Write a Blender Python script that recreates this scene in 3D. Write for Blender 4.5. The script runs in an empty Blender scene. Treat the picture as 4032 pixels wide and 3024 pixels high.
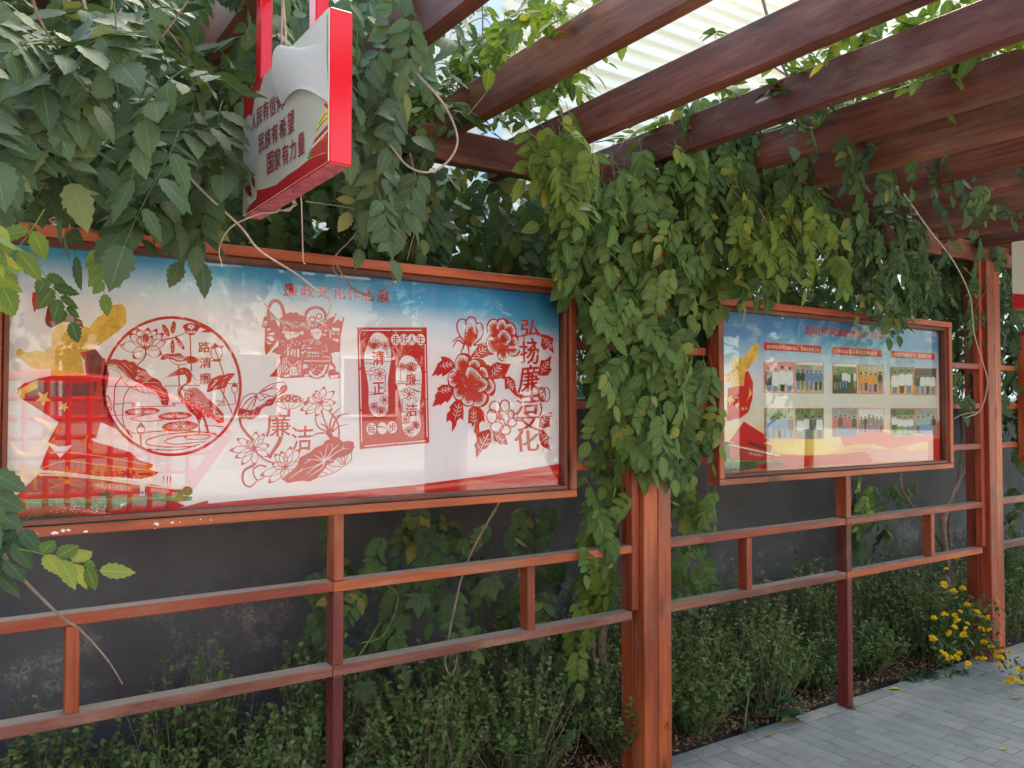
import bpy, bmesh, math, random
import numpy as np
from mathutils import Vector, Matrix
from mathutils.geometry import tessellate_polygon

R = math.radians
rng = random.Random(7)
nrg = np.random.default_rng(11)
scene = bpy.context.scene
col = scene.collection

# ------------------------------------------------------------------ camera
CAM = np.array([0.0, -2.81, 1.66])
YAW, PITCH, FPX = R(55.9), R(1.65), 3281.0        # focal length in pixels of the 4032 px wide photograph
FW = np.array([math.cos(YAW)*math.cos(PITCH), math.sin(YAW)*math.cos(PITCH), math.sin(PITCH)])
RT = np.array([math.sin(YAW), -math.cos(YAW), 0.0])
UP = np.cross(RT, FW)
cam_d = bpy.data.cameras.new('camera')
cam_d.sensor_fit = 'HORIZONTAL'; cam_d.sensor_width = 36.0
cam_d.lens = 36.0*FPX/4032.0
cam_d.clip_start = 0.02; cam_d.clip_end = 1000
cam = bpy.data.objects.new('camera', cam_d); col.objects.link(cam)
cam.matrix_world = Matrix(((RT[0], UP[0], -FW[0], CAM[0]), (RT[1], UP[1], -FW[1], CAM[1]),
                           (RT[2], UP[2], -FW[2], CAM[2]), (0, 0, 0, 1)))
scene.camera = cam

# ------------------------------------------------------------------ sky, sun, exposure
SUN_H = Vector((0.70, 0.714)).normalized()          # horizontal direction towards the sun (behind the fence, to the right)
SUN_EL = R(46)
w = bpy.data.worlds.new('World'); scene.world = w; w.use_nodes = True
nt = w.node_tree; nt.nodes.clear()
out = nt.nodes.new('ShaderNodeOutputWorld'); bg = nt.nodes.new('ShaderNodeBackground')
sky = nt.nodes.new('ShaderNodeTexSky'); sky.sky_type = 'NISHITA'; sky.sun_disc = False
sky.sun_elevation = SUN_EL; sky.sun_rotation = math.atan2(SUN_H.x, SUN_H.y)
sky.air_density = 1.0; sky.dust_density = 5.0; sky.ozone_density = 1.0
bg.inputs['Strength'].default_value = 0.15
nt.links.new(sky.outputs[0], bg.inputs[0]); nt.links.new(bg.outputs[0], out.inputs[0])
sun_d = bpy.data.lights.new('sun', 'SUN'); sun_d.energy = 5.0; sun_d.angle = R(0.53); sun_d.color = (1.0, 0.95, 0.87)
sun = bpy.data.objects.new('sun', sun_d); col.objects.link(sun)
sd = Vector((SUN_H.x*math.cos(SUN_EL), SUN_H.y*math.cos(SUN_EL), math.sin(SUN_EL)))
sun.rotation_euler = sd.to_track_quat('Z', 'Y').to_euler(); sun.location = sd*30
scene.view_settings.view_transform = 'Standard'; scene.view_settings.look = 'None'
scene.view_settings.gamma = 1.0; scene.view_settings.use_curve_mapping = False
scene.view_settings.exposure = 2.42
scene.view_settings.use_white_balance = True; scene.view_settings.white_balance_temperature = 6850; scene.view_settings.white_balance_tint = -4   # camera balanced for open shade
scene.cycles.max_bounces = 8; scene.cycles.diffuse_bounces = 5; scene.cycles.transparent_max_bounces = 12
scene.cycles.sample_clamp_indirect = 6.0

# ------------------------------------------------------------------ pixel helpers (a pixel gives only a direction)
def ray(sx, sy):
    return FW + RT*((sx-2016.0)/FPX) - UP*((sy-1512.0)/FPX)
def on_y(sx, sy, y):
    d = ray(sx, sy); return CAM + d*((y-CAM[1])/d[1])
def on_x(sx, sy, x):
    d = ray(sx, sy); return CAM + d*((x-CAM[0])/d[0])
def on_z(sx, sy, z):
    d = ray(sx, sy); return CAM + d*((z-CAM[2])/d[2])
VS = 1.8228                                          # size of the whole-photo view to photo pixels
def vy(vx, v_y, y): return on_y(vx*VS, v_y*VS, y)

# ------------------------------------------------------------------ objects
def tag(o, label=None, cat=None, group=None, kind=None):
    if label: o['label'] = label
    if cat: o['category'] = cat
    if group: o['group'] = group
    if kind: o['kind'] = kind
    return o
def link(name, data, parent=None, loc=(0, 0, 0), rot=None):
    o = bpy.data.objects.new(name, data); col.objects.link(o)
    o.location = loc
    if rot is not None: o.rotation_euler = rot
    if parent is not None:
        o.parent = parent
        inv = Matrix.Identity(4); p = parent
        while p is not None:                          # parents are only ever translated
            inv = inv @ Matrix.Translation(-Vector(p.location)) if p.parent is None else inv
            p = p.parent
        o.matrix_parent_inverse = inv
    return o
def root(name, loc, label, cat, group=None):
    o = bpy.data.objects.new(name, None); col.objects.link(o); o.location = loc
    o.empty_display_size = 0.1
    return tag(o, label, cat, group)
# parts of parts: parent mesh carries its own location, so undo the whole chain
def sub(name, data, parent, loc=(0, 0, 0), rot=None):
    o = bpy.data.objects.new(name, data); col.objects.link(o); o.location = loc
    if rot is not None: o.rotation_euler = rot
    o.parent = parent
    m = Matrix.Translation(Vector(parent.location))
    if parent.rotation_euler[:] != (0, 0, 0):
        m = m @ parent.rotation_euler.to_matrix().to_4x4()
    if parent.parent is not None:
        m = Matrix.Translation(Vector(parent.parent.location)) @ parent.matrix_parent_inverse @ m
    o.matrix_parent_inverse = m.inverted()
    return o

def mesh_np(name, V, F, mat=None, uv=None, attr=None, smooth=False):
    """V (n,3), F (m,3 or 4) index arrays"""
    me = bpy.data.meshes.new(name)
    V = np.asarray(V, dtype=np.float32); F = np.asarray(F, dtype=np.int32)
    k = F.shape[1]
    me.vertices.add(len(V)); me.vertices.foreach_set('co', V.ravel())
    me.loops.add(F.size); me.loops.foreach_set('vertex_index', F.ravel())
    me.polygons.add(len(F)); me.polygons.foreach_set('loop_start', np.arange(0, F.size, k, dtype=np.int32))
    me.polygons.foreach_set('loop_total', np.full(len(F), k, dtype=np.int32))
    if smooth: me.polygons.foreach_set('use_smooth', np.ones(len(F), dtype=bool))
    me.update(calc_edges=True)
    if uv is not None:
        l = me.uv_layers.new(name='UVMap'); l.data.foreach_set('uv', np.asarray(uv, dtype=np.float32)[F.ravel()].ravel())
    if attr is not None:
        for an, a in attr.items():
            at = me.attributes.new(an, 'FLOAT', 'POINT'); at.data.foreach_set('value', np.asarray(a, dtype=np.float32))
    if mat: me.materials.append(mat)
    me.validate()
    return me

def box_mesh(sx, sy, sz, mat, bev=0.003, name='box'):
    bm = bmesh.new(); bmesh.ops.create_cube(bm, size=1.0)
    for v in bm.verts: v.co = Vector((v.co.x*sx, v.co.y*sy, v.co.z*sz))
    if bev > 0: bmesh.ops.bevel(bm, geom=bm.edges[:], offset=min(bev, 0.3*min(sx, sy, sz)), segments=1, affect='EDGES')
    me = bpy.data.meshes.new(name); bm.to_mesh(me); bm.free()
    me.materials.append(mat); return me
def box(name, x0, x1, y0, y1, z0, z1, mat, parent=None, bev=0.003, deep=False):
    me = box_mesh(x1-x0, y1-y0, z1-z0, mat, bev, name)
    c = ((x0+x1)/2, (y0+y1)/2, (z0+z1)/2)
    return (sub if deep else link)(name, me, parent, c) if parent is not None else link(name, me, None, c)

def catmull(P, n=6, closed=False):
    P = [np.asarray(p, float) for p in P]
    if len(P) < 3: return P
    Q = []
    m = len(P); rngi = range(m if closed else m-1)
    for i in rngi:
        p0 = P[(i-1) % m] if closed or i > 0 else 2*P[0]-P[1]
        p1 = P[i]; p2 = P[(i+1) % m]
        p3 = P[(i+2) % m] if closed or i+2 < m else 2*P[-1]-P[-2]
        for k in range(n):
            t = k/n
            Q.append(0.5*((2*p1)+(-p0+p2)*t+(2*p0-5*p1+4*p2-p3)*t*t+(-p0+3*p1-3*p2+p3)*t**3))
    if not closed: Q.append(P[-1])
    return Q

def tube_arrays(P, r0, r1, sides=5):
    P = np.array(P, float); n = len(P)
    T = np.gradient(P, axis=0); T /= np.linalg.norm(T, axis=1)[:, None]+1e-9
    ref = np.array([0.3, 0.2, 1.0]); V = []
    u = np.cross(T[0], ref); u /= np.linalg.norm(u)+1e-9
    for i in range(n):
        u = u-T[i]*(u@T[i]); u /= np.linalg.norm(u)+1e-9
        v = np.cross(T[i], u); r = r0+(r1-r0)*i/(n-1)
        for k in range(sides):
            a = 2*math.pi*k/sides; V.append(P[i]+r*(math.cos(a)*u+math.sin(a)*v))
    F = []
    for i in range(n-1):
        for k in range(sides):
            a = i*sides+k; b = i*sides+(k+1) % sides
            F.append((a, b, b+sides, a+sides))
    return np.array(V), np.array(F)
def merge(parts):
    V = []; F = []; o = 0
    for v, f in parts:
        V.append(v); F.append(np.asarray(f)+o); o += len(v)
    return np.concatenate(V), np.concatenate(F)
def tube(P, r0, r1, mat, name='stem', sides=6, wob=0.0):
    P = [np.asarray(p, float)+(nrg.normal(0, wob, 3) if wob else 0) for p in P]
    V, F = tube_arrays(catmull(P, 6), r0, r1, sides)
    return mesh_np(name, V, F, mat, smooth=True)

# ------------------------------------------------------------------ materials
class NT:
    def __init__(s, name):
        s.m = bpy.data.materials.new(name); s.m.use_nodes = True; s.t = s.m.node_tree; s.t.nodes.clear()
        s.o = s.n('OutputMaterial'); s.b = s.n('BsdfPrincipled'); s.l(s.b, 0, s.o, 0)
    def n(s, k, **kw):
        x = s.t.nodes.new('ShaderNode'+k)
        for a, v in kw.items(): setattr(x, a, v)
        return x
    def l(s, a, i, b, j): s.t.links.new(a.outputs[i], b.inputs[j])
    def set(s, **kw):
        for k, v in kw.items():
            s.b.inputs[k.replace('_', ' ')].default_value = v
    def noise(s, scale, detail=4, rough=0.6, src=None, vec=None):
        x = s.n('TexNoise'); x.inputs['Scale'].default_value = scale; x.inputs['Detail'].default_value = detail
        x.inputs['Roughness'].default_value = rough
        if src is not None: s.t.links.new(src, x.inputs['Vector'])
        return x
    def ramp(s, src, stops, interp='LINEAR'):
        r = s.n('ValToRGB'); r.color_ramp.interpolation = interp
        e = r.color_ramp.elements
        while len(e) < len(stops): e.new(0.5)
        for i, (p, c) in enumerate(stops):
            e[i].position = p; e[i].color = (*c, 1) if len(c) == 3 else c
        s.t.links.new(src, r.inputs[0]); return r
    def mix(s, fac, a, b, mode='MIX'):
        x = s.n('Mix', data_type='RGBA', blend_type=mode)
        for v, i in ((fac, 0), (a, 6), (b, 7)):
            if isinstance(v, (int, float)): x.inputs[i].default_value = v
            elif isinstance(v, tuple): x.inputs[i].default_value = (*v, 1) if len(v) == 3 else v
            else: s.t.links.new(v, x.inputs[i])
        return x.outputs[2]
    def math(s, op, a, b=None, clamp=False):
        x = s.n('Math', operation=op, use_clamp=clamp)
        for v, i in ((a, 0), (b, 1)):
            if v is None: continue
            if isinstance(v, (int, float)): x.inputs[i].default_value = v
            else: s.t.links.new(v, x.inputs[i])
        return x.outputs[0]
    def bump(s, src, strength=0.3, dist=0.01):
        x = s.n('Bump'); x.inputs['Strength'].default_value = strength; x.inputs['Distance'].default_value = dist
        s.t.links.new(src, x.inputs['Height']); s.l(x, 0, s.b, 'Normal')
    def color(s, src):
        s.t.links.new(src, s.b.inputs['Base Color'])
    def coord(s, which='Object', scale=(1, 1, 1), rnd=False):
        c = s.n('TexCoord'); m = s.n('Mapping'); m.inputs['Scale'].default_value = scale
        s.l(c, which, m, 0)
        if rnd:
            oi = s.n('ObjectInfo'); v = s.n('VectorMath', operation='SCALE'); v.inputs[0].default_value = (37.1, 91.7, 53.3)
            s.l(oi, 'Random', v, 'Scale'); s.l(v, 0, m, 1)
        return m.outputs[0]

def flat(name, c, rough=0.6, spec=0.3, var=0.0):
    s = NT(name); s.set(Roughness=rough); s.b.inputs['Specular IOR Level'].default_value = spec
    if var:
        n = s.noise(30, 5, 0.65, s.coord())
        s.color(s.mix(s.ramp(n.outputs[0], [(0.3, (0, 0, 0)), (0.7, (1, 1, 1))]).outputs[0], tuple(x*(1-var) for x in c), tuple(min(1, x*(1+var)) for x in c)))
    else: s.b.inputs['Base Color'].default_value = (*c, 1)
    return s.m

def wood(name, axis, base, dark, pale, rough=0.5, weather=0.3, dust=0.8, coat=0.0):
    s = NT(name)
    sc = [26, 26, 26]; sc[axis] = 1.4
    gv = s.coord('Object', tuple(sc), True)
    g = s.noise(1.6, 7, 0.62, gv); g.inputs['Distortion'].default_value = 0.7
    sc2 = [5, 5, 5]; sc2[axis] = 1.0
    big = s.noise(1.0, 3, 0.5, s.coord('Object', tuple(sc2), True))
    c1 = s.ramp(g.outputs[0], [(0.28, dark), (0.5, base), (0.75, pale)]).outputs[0]
    oi = s.n('ObjectInfo')
    hv = s.n('HueSaturation'); s.t.links.new(c1, hv.inputs['Color'])
    s.t.links.new(s.math('ADD', s.math('MULTIPLY', oi.outputs['Random'], 0.5), 0.75), hv.inputs['Value'])
    s.t.links.new(s.math('ADD', s.math('MULTIPLY', oi.outputs['Random'], 0.016), 0.493), hv.inputs['Hue'])
    c2 = s.mix(s.ramp(big.outputs[0], [(0.35, (0, 0, 0)), (0.62, (0.75, 0.75, 0.75))]).outputs[0], hv.outputs[0], tuple(x*0.55 for x in dark), 'MIX')
    # worn, faded stretches
    wn = s.noise(2.3, 6, 0.7, s.coord('Object', tuple((4, 4, 4)[i] if i != axis else 1.2 for i in range(3)), True))
    c3 = s.mix(s.math('MULTIPLY', s.ramp(wn.outputs[0], [(0.5, (0, 0, 0)), (0.68, (1, 1, 1))]).outputs[0], weather), c2, (0.33, 0.2, 0.14))
    # knots
    sck = [7, 7, 7]; sck[axis] = 2.2
    vo = s.n('TexVoronoi'); vo.inputs['Scale'].default_value = 1.0; s.t.links.new(s.coord('Object', tuple(sck), True), vo.inputs['Vector'])
    kn = s.ramp(vo.outputs['Distance'], [(0.09, (1, 1, 1)), (0.2, (0, 0, 0))]).outputs[0]
    c4 = s.mix(s.math('MULTIPLY', kn, 0.75), c3, (0.05, 0.018, 0.012))
    # dust lying on upward faces
    ge = s.n('NewGeometry'); sx = s.n('SeparateXYZ'); s.l(ge, 'Normal', sx, 0)
    dn = s.noise(40, 4, 0.6, s.coord())
    up = s.ramp(sx.outputs[2], [(0.6, (0, 0, 0)), (0.92, (1, 1, 1))]).outputs[0]
    df = s.math('MULTIPLY', s.math('MULTIPLY', up, dust), s.math('ADD', dn.outputs[0], 0.45), True)
    c5 = s.mix(df, c4, (0.24, 0.21, 0.18))
    s.color(c5)
    s.b.inputs['Roughness'].default_value = rough; s.b.inputs['Specular IOR Level'].default_value = 0.35
    if coat: s.b.inputs['Coat Weight'].default_value = coat; s.b.inputs['Coat Roughness'].default_value = 0.25
    s.bump(s.math('ADD', g.outputs[0], s.math('MULTIPLY', kn, -0.5)), 0.35, 0.004)
    return s.m
RED_B, RED_D, RED_P = (0.41, 0.072, 0.022), (0.24, 0.033, 0.012), (0.5, 0.115, 0.035)
W = [wood('stained_wood_'+a, i, RED_B, RED_D, RED_P, coat=0.15) for i, a in enumerate('xyz')]
WD = [wood('dark_stained_wood_'+a, i, (0.2, 0.058, 0.032), (0.1, 0.024, 0.014), (0.3, 0.11, 0.065), 0.5, 0.25) for i, a in enumerate('xyz')]
WF = [wood('faded_wood_'+a, i, (0.31, 0.12, 0.08), (0.18, 0.055, 0.035), (0.44, 0.22, 0.15), 0.7, 0.5) for i, a in enumerate('xyz')]
WP = [wood('maroon_wood_'+a, i, (0.19, 0.03, 0.026), (0.11, 0.016, 0.014), (0.26, 0.05, 0.04), 0.5, 0.2) for i, a in enumerate('xyz')]

def glass():
    s = NT('window_glass'); s.t.nodes.remove(s.b)
    tr = s.n('BsdfTransparent'); gl = s.n('BsdfGlossy'); gl.inputs['Roughness'].default_value = 0.0
    tr.inputs[0].default_value = (0.96, 0.975, 0.97, 1)
    fr = s.n('Fresnel'); fr.inputs[0].default_value = 1.52
    mx = s.n('MixShader'); s.t.links.new(s.math('MULTIPLY', fr.outputs[0], 1.45, True), mx.inputs[0])
    s.l(tr, 0, mx, 1); s.l(gl, 0, mx, 2); s.l(mx, 0, s.o, 0)
    return s.m
GLASS = glass()

def leaf_mat(name, c_dark, c_light, c_yellow, yel=0.06, obj=True, transl=0.35, rough=0.52, dusty=0.0, veins=True):
    s = NT(name)
    at = s.n('Attribute', attribute_name='lv')
    if obj:
        oi = s.n('ObjectInfo'); rv = s.math('FRACT', s.math('ADD', at.outputs['Fac'], oi.outputs['Random']))
    else: rv = s.math('FRACT', at.outputs['Fac'])
    c = s.ramp(rv, [(0.0, c_dark), (1-yel*2.2, c_light), (1-yel, tuple((a+b)/2 for a, b in zip(c_light, c_yellow))), (1.0, c_yellow)]).outputs[0]
    n = s.noise(45, 4, 0.6, s.coord())
    c = s.mix(s.math('MULTIPLY', n.outputs[0], 0.35), c, tuple(x*0.45 for x in c_dark))
    if dusty: c = s.mix(s.math('MULTIPLY', s.noise(14, 3, 0.5, s.coord()).outputs[0], dusty), c, (0.2, 0.24, 0.2))
    uvn = s.n('TexCoord'); sx = s.n('SeparateXYZ'); s.l(uvn, 'UV', sx, 0)
    if veins:
        a = s.math('ABSOLUTE', s.math('SUBTRACT', sx.outputs[0], 0.5))
        mid = s.math('LESS_THAN', a, 0.025)
        sv = s.math('FRACT', s.math('MULTIPLY', s.math('SUBTRACT', sx.outputs[1], s.math('MULTIPLY', a, 0.55)), 7.0))
        side = s.math('LESS_THAN', sv, 0.09)
        v = s.math('MAXIMUM', mid, s.math('MULTIPLY', side, 0.5))
        c = s.mix(s.math('MULTIPLY', v, 0.4), c, tuple(min(1, x*1.9+0.02) for x in c_light))
        s.bump(s.math('SUBTRACT', 1.0, v), 0.25, 0.003)
    s.color(c); s.b.inputs['Roughness'].default_value = rough; s.b.inputs['Specular IOR Level'].default_value = 0.22
    tl = s.n('BsdfTranslucent'); s.t.links.new(s.mix(1.0, c, (1.5, 1.35, 0.55), 'MULTIPLY'), tl.inputs[0])
    mx = s.n('MixShader'); mx.inputs[0].default_value = transl
    s.l(s.b, 0, mx, 1); s.l(tl, 0, mx, 2); s.l(mx, 0, s.o, 0)
    return s.m
# ================================================================== the setting
def ground_mat():
    s = NT('soil'); n = s.noise(9, 8, 0.7, s.coord()); n2 = s.noise(120, 4, 0.7, s.coord())
    c = s.ramp(n.outputs[0], [(0.3, (0.035, 0.026, 0.018)), (0.7, (0.12, 0.088, 0.06))]).outputs[0]
    s.color(s.mix(s.math('MULTIPLY', n2.outputs[0], 0.6), c, (0.05, 0.037, 0.026))); s.set(Roughness=0.95)
    s.bump(n2.outputs[0], 0.8, 0.02); return s.m
SOIL = ground_mat()
def plaza_mat():
    s = NT('pale_paving'); v = s.coord('Object', (1, 1, 1))
    b = s.n('TexBrick'); b.inputs['Scale'].default_value = 2.5; b.inputs['Mortar Size'].default_value = 0.012
    b.inputs['Color1'].default_value = (0.42, 0.41, 0.39, 1); b.inputs['Color2'].default_value = (0.36, 0.355, 0.34, 1); b.inputs['Mortar'].default_value = (0.16, 0.15, 0.14, 1)
    s.t.links.new(v, b.inputs['Vector']); n = s.noise(3, 6, 0.6, v)
    s.color(s.mix(s.math('MULTIPLY', n.outputs[0], 0.35), b.outputs[0], (0.3, 0.29, 0.27))); s.set(Roughness=0.85); return s.m
PLAZA = plaza_mat()
def sheet(name, x0, x1, y0, y1, z, mat, kind='structure'):
    me = mesh_np(name, [(x0, y0, z), (x1, y0, z), (x1, y1, z), (x0, y1, z)], [(0, 1, 2, 3)], mat)
    return tag(link(name, me), kind=kind)
sheet('ground', -200, 200, -200, 200, -0.06, SOIL)
sheet('plaza', -60, 60, -60, -3.2, -0.004, PLAZA)
# planting bed: slightly uneven soil between the kerb and the garden wall
gx = np.linspace(-3, 13, 140); gy = np.linspace(0.085, 1.0, 14)
GX, GY = np.meshgrid(gx, gy); GZ = -0.025+0.03*np.sin(GX*5.1+2*np.sin(GY*7))*np.sin(GY*6+GX)+nrg.normal(0, 0.006, GX.shape)
GZ[0, :] = -0.05
ii = np.arange(GX.size).reshape(GX.shape)
Fq = np.stack([ii[:-1, :-1], ii[:-1, 1:], ii[1:, 1:], ii[1:, :-1]], -1).reshape(-1, 4)
tag(link('planting_bed', mesh_np('planting_bed', np.stack([GX, GY, GZ], -1).reshape(-1, 3), Fq, SOIL, smooth=True)), kind='structure')

def paver_mat():
    s = NT('grey_paver'); v = s.coord('Object', (1, 1, 1), True)
    oi = s.n('ObjectInfo'); ge = s.n('NewGeometry')
    at = s.n('Attribute', attribute_name='pv')
    r = s.math('FRACT', s.math('ADD', oi.outputs['Random'], at.outputs['Fac']))
    base = s.ramp(r, [(0, (0.265, 0.256, 0.228)), (0.5, (0.31, 0.298, 0.265)), (1, (0.355, 0.338, 0.3))]).outputs[0]
    n = s.noise(90, 5, 0.75, v); n2 = s.noise(11, 5, 0.6, v)
    c = s.mix(s.math('MULTIPLY', s.ramp(n.outputs[0], [(0.42, (0, 0, 0)), (0.62, (1, 1, 1))]).outputs[0], 0.3), base, (0.2, 0.2, 0.19))
    c = s.mix(s.math('MULTIPLY', s.ramp(n2.outputs[0], [(0.45, (0, 0, 0)), (0.75, (1, 1, 1))]).outputs[0], 0.4), c, (0.42, 0.41, 0.38))
    s.color(c); s.set(Roughness=0.88); s.bump(n.outputs[0], 0.35, 0.004); return s.m
PAVER = paver_mat()
JOINT = flat('joint_sand', (0.075, 0.068, 0.058), 0.95, 0.2, 0.4)
base = tag(box('pavement', -6, 14, -3.2, 0.096, -0.055, -0.006, JOINT, bev=0), kind='structure')
PW, PL, PG = 0.0985, 0.2005, 0.0035
pm = box_mesh(PW-PG, PL-PG, 0.03, PAVER, 0.003, 'paver')
km = box_mesh(PL-PG, PW-PG-0.006, 0.03, PAVER, 0.003, 'paver')
spots = []
c0 = 0
for i in range(-62, 140):
    x = 2.72+i*PW; off = (i % 2)*PL/2
    for j in range(0, 17):
        y = -PL/2-0.002-j*PL+off-(PL/2 if off else 0)
        if off and j == 0:
            spots.append((x, -PL/4-0.002, 'h')); continue
        if off: y = -PL/2-0.002-(j-1)*PL-PL/2
        if y > -3.1: spots.append((x, y, 'p'))
for i in range(-44, 58):
    spots.append((2.68+i*PL, 0.049, 'k'))
hm = box_mesh(PW-PG, PL/2-PG, 0.03, PAVER, 0.003, 'paver')
MM = {'p': pm, 'k': km, 'h': hm}
def vis(x, y):
    q = np.array([x, y, 0])-CAM; d = q@FW
    if d < 0.3: return 99
    px = 2016+FPX*(q@RT)/d; py = 1512-FPX*(q@UP)/d
    return d if (2560 < px < 4180 and py < 3110) else 99+d
order = sorted(range(len(spots)), key=lambda k: vis(spots[k][0], spots[k][1]))
rest = []
for n_, k in enumerate(order):
    x, y, t = spots[k]
    zz = -0.0145+rng.uniform(-0.0012, 0.0012)
    if n_ < 300:
        o = link('paver', MM[t], base, (x+rng.uniform(-.0008, .0008), y+rng.uniform(-.0008, .0008), zz), (rng.uniform(-.004, .004), rng.uniform(-.006, .006), rng.uniform(-.006, .006)))
    else: rest.append((x, y, zz, t))
def tri_of(me):
    me.calc_loop_triangles()
    V = np.array([v.co[:] for v in me.vertices]); F = np.array([t.vertices[:] for t in me.loop_triangles]); return V, F
parts = []; pv = []
TM = {k: tri_of(m) for k, m in MM.items()}
for x, y, z, t in rest:
    V, F = TM[t]; parts.append((V+np.array([x, y, z]), F)); pv += [rng.random()]*len(V)
V, F = merge(parts)
tag(link('paver_field', mesh_np('paver_field', V, F, PAVER, attr={'pv': pv}), base), kind='stuff')

# grey rendered garden wall behind the planting bed
def render_mat():
    s = NT('grey_render'); v = s.coord()
    n = s.noise(1.6, 8, 0.65, v); n2 = s.noise(60, 5, 0.7, v); n3 = s.noise(4.5, 7, 0.75, v)
    c = s.ramp(n.outputs[0], [(0.3, (0.06, 0.062, 0.068)), (0.7, (0.115, 0.118, 0.127))]).outputs[0]
    sx = s.n('SeparateXYZ'); s.t.links.new(v, sx.inputs[0])
    low = s.math('SUBTRACT', 1.0, s.math('MULTIPLY', s.math('ABSOLUTE', s.math('SUBTRACT', sx.outputs[2], -0.22)), 2.6), True)   # salt bloom above the damp line
    eff = s.ramp(n3.outputs[0], [(0.52, (0, 0, 0)), (0.7, (1, 1, 1))]).outputs[0]
    sp = s.ramp(n2.outputs[0], [(0.4, (0, 0, 0)), (0.6, (1, 1, 1))]).outputs[0]
    f = s.math('MULTIPLY', s.math('MULTIPLY', s.math('MULTIPLY', low, eff), sp), 0.85, True)
    s.color(s.mix(f, c, (0.45, 0.42, 0.36))); s.set(Roughness=0.92); s.bump(n2.outputs[0], 0.35, 0.006); return s.m
RENDER = render_mat()
wl = root('garden_wall', (4, 1.05, 0), 'dark grey rendered garden wall behind the shrubs, under the display boards', 'wall')
box('wall_face', -3, 13, 0.95, 1.15, -0.05, 1.66, RENDER, wl, 0.004)
box('coping', -3, 13, 0.92, 1.18, 1.662, 1.72, flat('coping_concrete', (0.2, 0.2, 0.2), 0.9, 0.2, 0.3), wl, 0.006)

# ================================================================== pergola
pg = root('pergola', (2.68, -1.4, 0), 'red stained timber pergola with posts, long beams and closely spaced rafters overgrown by vines', 'pergola')
PX = [-3.54, -0.47, 2.60, 5.67, 8.74, 11.8]
def post(x0, y0):
    p = box('post', x0+0.012, x0+0.156, y0+0.012, y0+0.148, -0.03, 2.634, WD[2], pg, 0.003)       # core
    for a in (0, 1):
        for b in (0, 1):
            xa = x0+a*0.0855; ya = y0+b*0.0815
            box('timber', xa, xa+0.0825, ya, ya+0.0785, -0.04, 2.633-0.002*a-0.001*b, W[2], p, 0.004, True)
    return p
for x in PX:
    post(x, -0.03)
    if x > -3: box('batten', x-0.046, x-0.002, 0.0, 0.045, 0.752, 2.632, W[2], pg)
for x in PX: post(x, -2.13)
for i in range(len(PX)-1):
    a, b = PX[i]+0.084, PX[i+1]+0.084
    box('beam', a+0.001, b-0.001, 0.03, 0.095, 2.636, 2.768, WD[0] if i != 2 else WD[0], pg, 0.004)
    box('beam', a+0.001, b-0.001, -2.08, -2.015, 2.636, 2.768, WD[0], pg, 0.004)
RX = [-1.73, -1.26, -0.77, -0.28, 0.2, 0.68, 1.158, 1.636, 2.116, 2.566, 2.995]+[2.995+0.452*k for k in range(1, 17)]
for i, x in enumerate(RX):
    t = 0.055+rng.uniform(-.002, .002)
    box('rafter', x-t, x, -2.52+rng.uniform(-.04, .04), 0.42+rng.uniform(-.06, .06), 2.72+rng.uniform(-.004, .004), 2.868+rng.uniform(-.004, .004), WD[1], pg, 0.004)

# ================================================================== rail fences between the posts
def fence(xa, xb, bals, stile, gaps, label):
    f = root('rail_fence', ((xa+xb)/2, 0.03, 0), label, 'fence', 'rail fences between the pergola posts')
    s0, s1 = stile
    def rail(z0, z1, a, b, m):
        box('rail', a, b, 0.0, 0.064, z0, z1, m, f)
    rail(1.010, 1.047, xa, s0-0.001, W[0]); rail(1.008, 1.045, s1+0.001-0.039, xb, W[0])
    rail(0.712, 0.750, xa, s0-0.001, WF[0]); rail(0.711, 0.749, s1+0.001-0.039, xb, WF[0] if xa < 2 else W[0])
    for b in bals: box('baluster', b-0.019, b+0.019, -0.002, 0.058, 0.7505, 1.0085, W[2], f)
    box('stile', s0, s1, -0.003, 0.066, 1.0475, 1.289, W[2], f)
    box('stile', s0, s1, -0.003, 0.066, 0.7505, 1.0075, WP[2], f)
    box('stile', s0, s1, -0.003, 0.066, -0.02, 0.7105, WP[2], f)
    for (a, b) in gaps:
        for z in (1.39, 1.655, 1.914): box('rail', a, b, 0.002, 0.058, z, z+0.036, W[0], f)
fence(-0.302, 2.553, (-0.2, 0.321, 1.998), (1.14, 1.178), [(-0.3, 0.088), (2.182, 2.553)], 'red rail fence with two rails behind dense box shrubs, under the paper cut board')
fence(2.769, 5.623, (3.338, 5.025), (4.145, 4.19), [(2.769, 3.043), (5.142, 5.623)], 'red rail fence between the two thick posts, under the photo board')
fence(5.839, 8.693, (6.4, 8.1), (7.2, 7.24), [(5.839, 6.12), (8.2, 8.693)], 'red rail fence beyond the post with yellow flowers')

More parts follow.
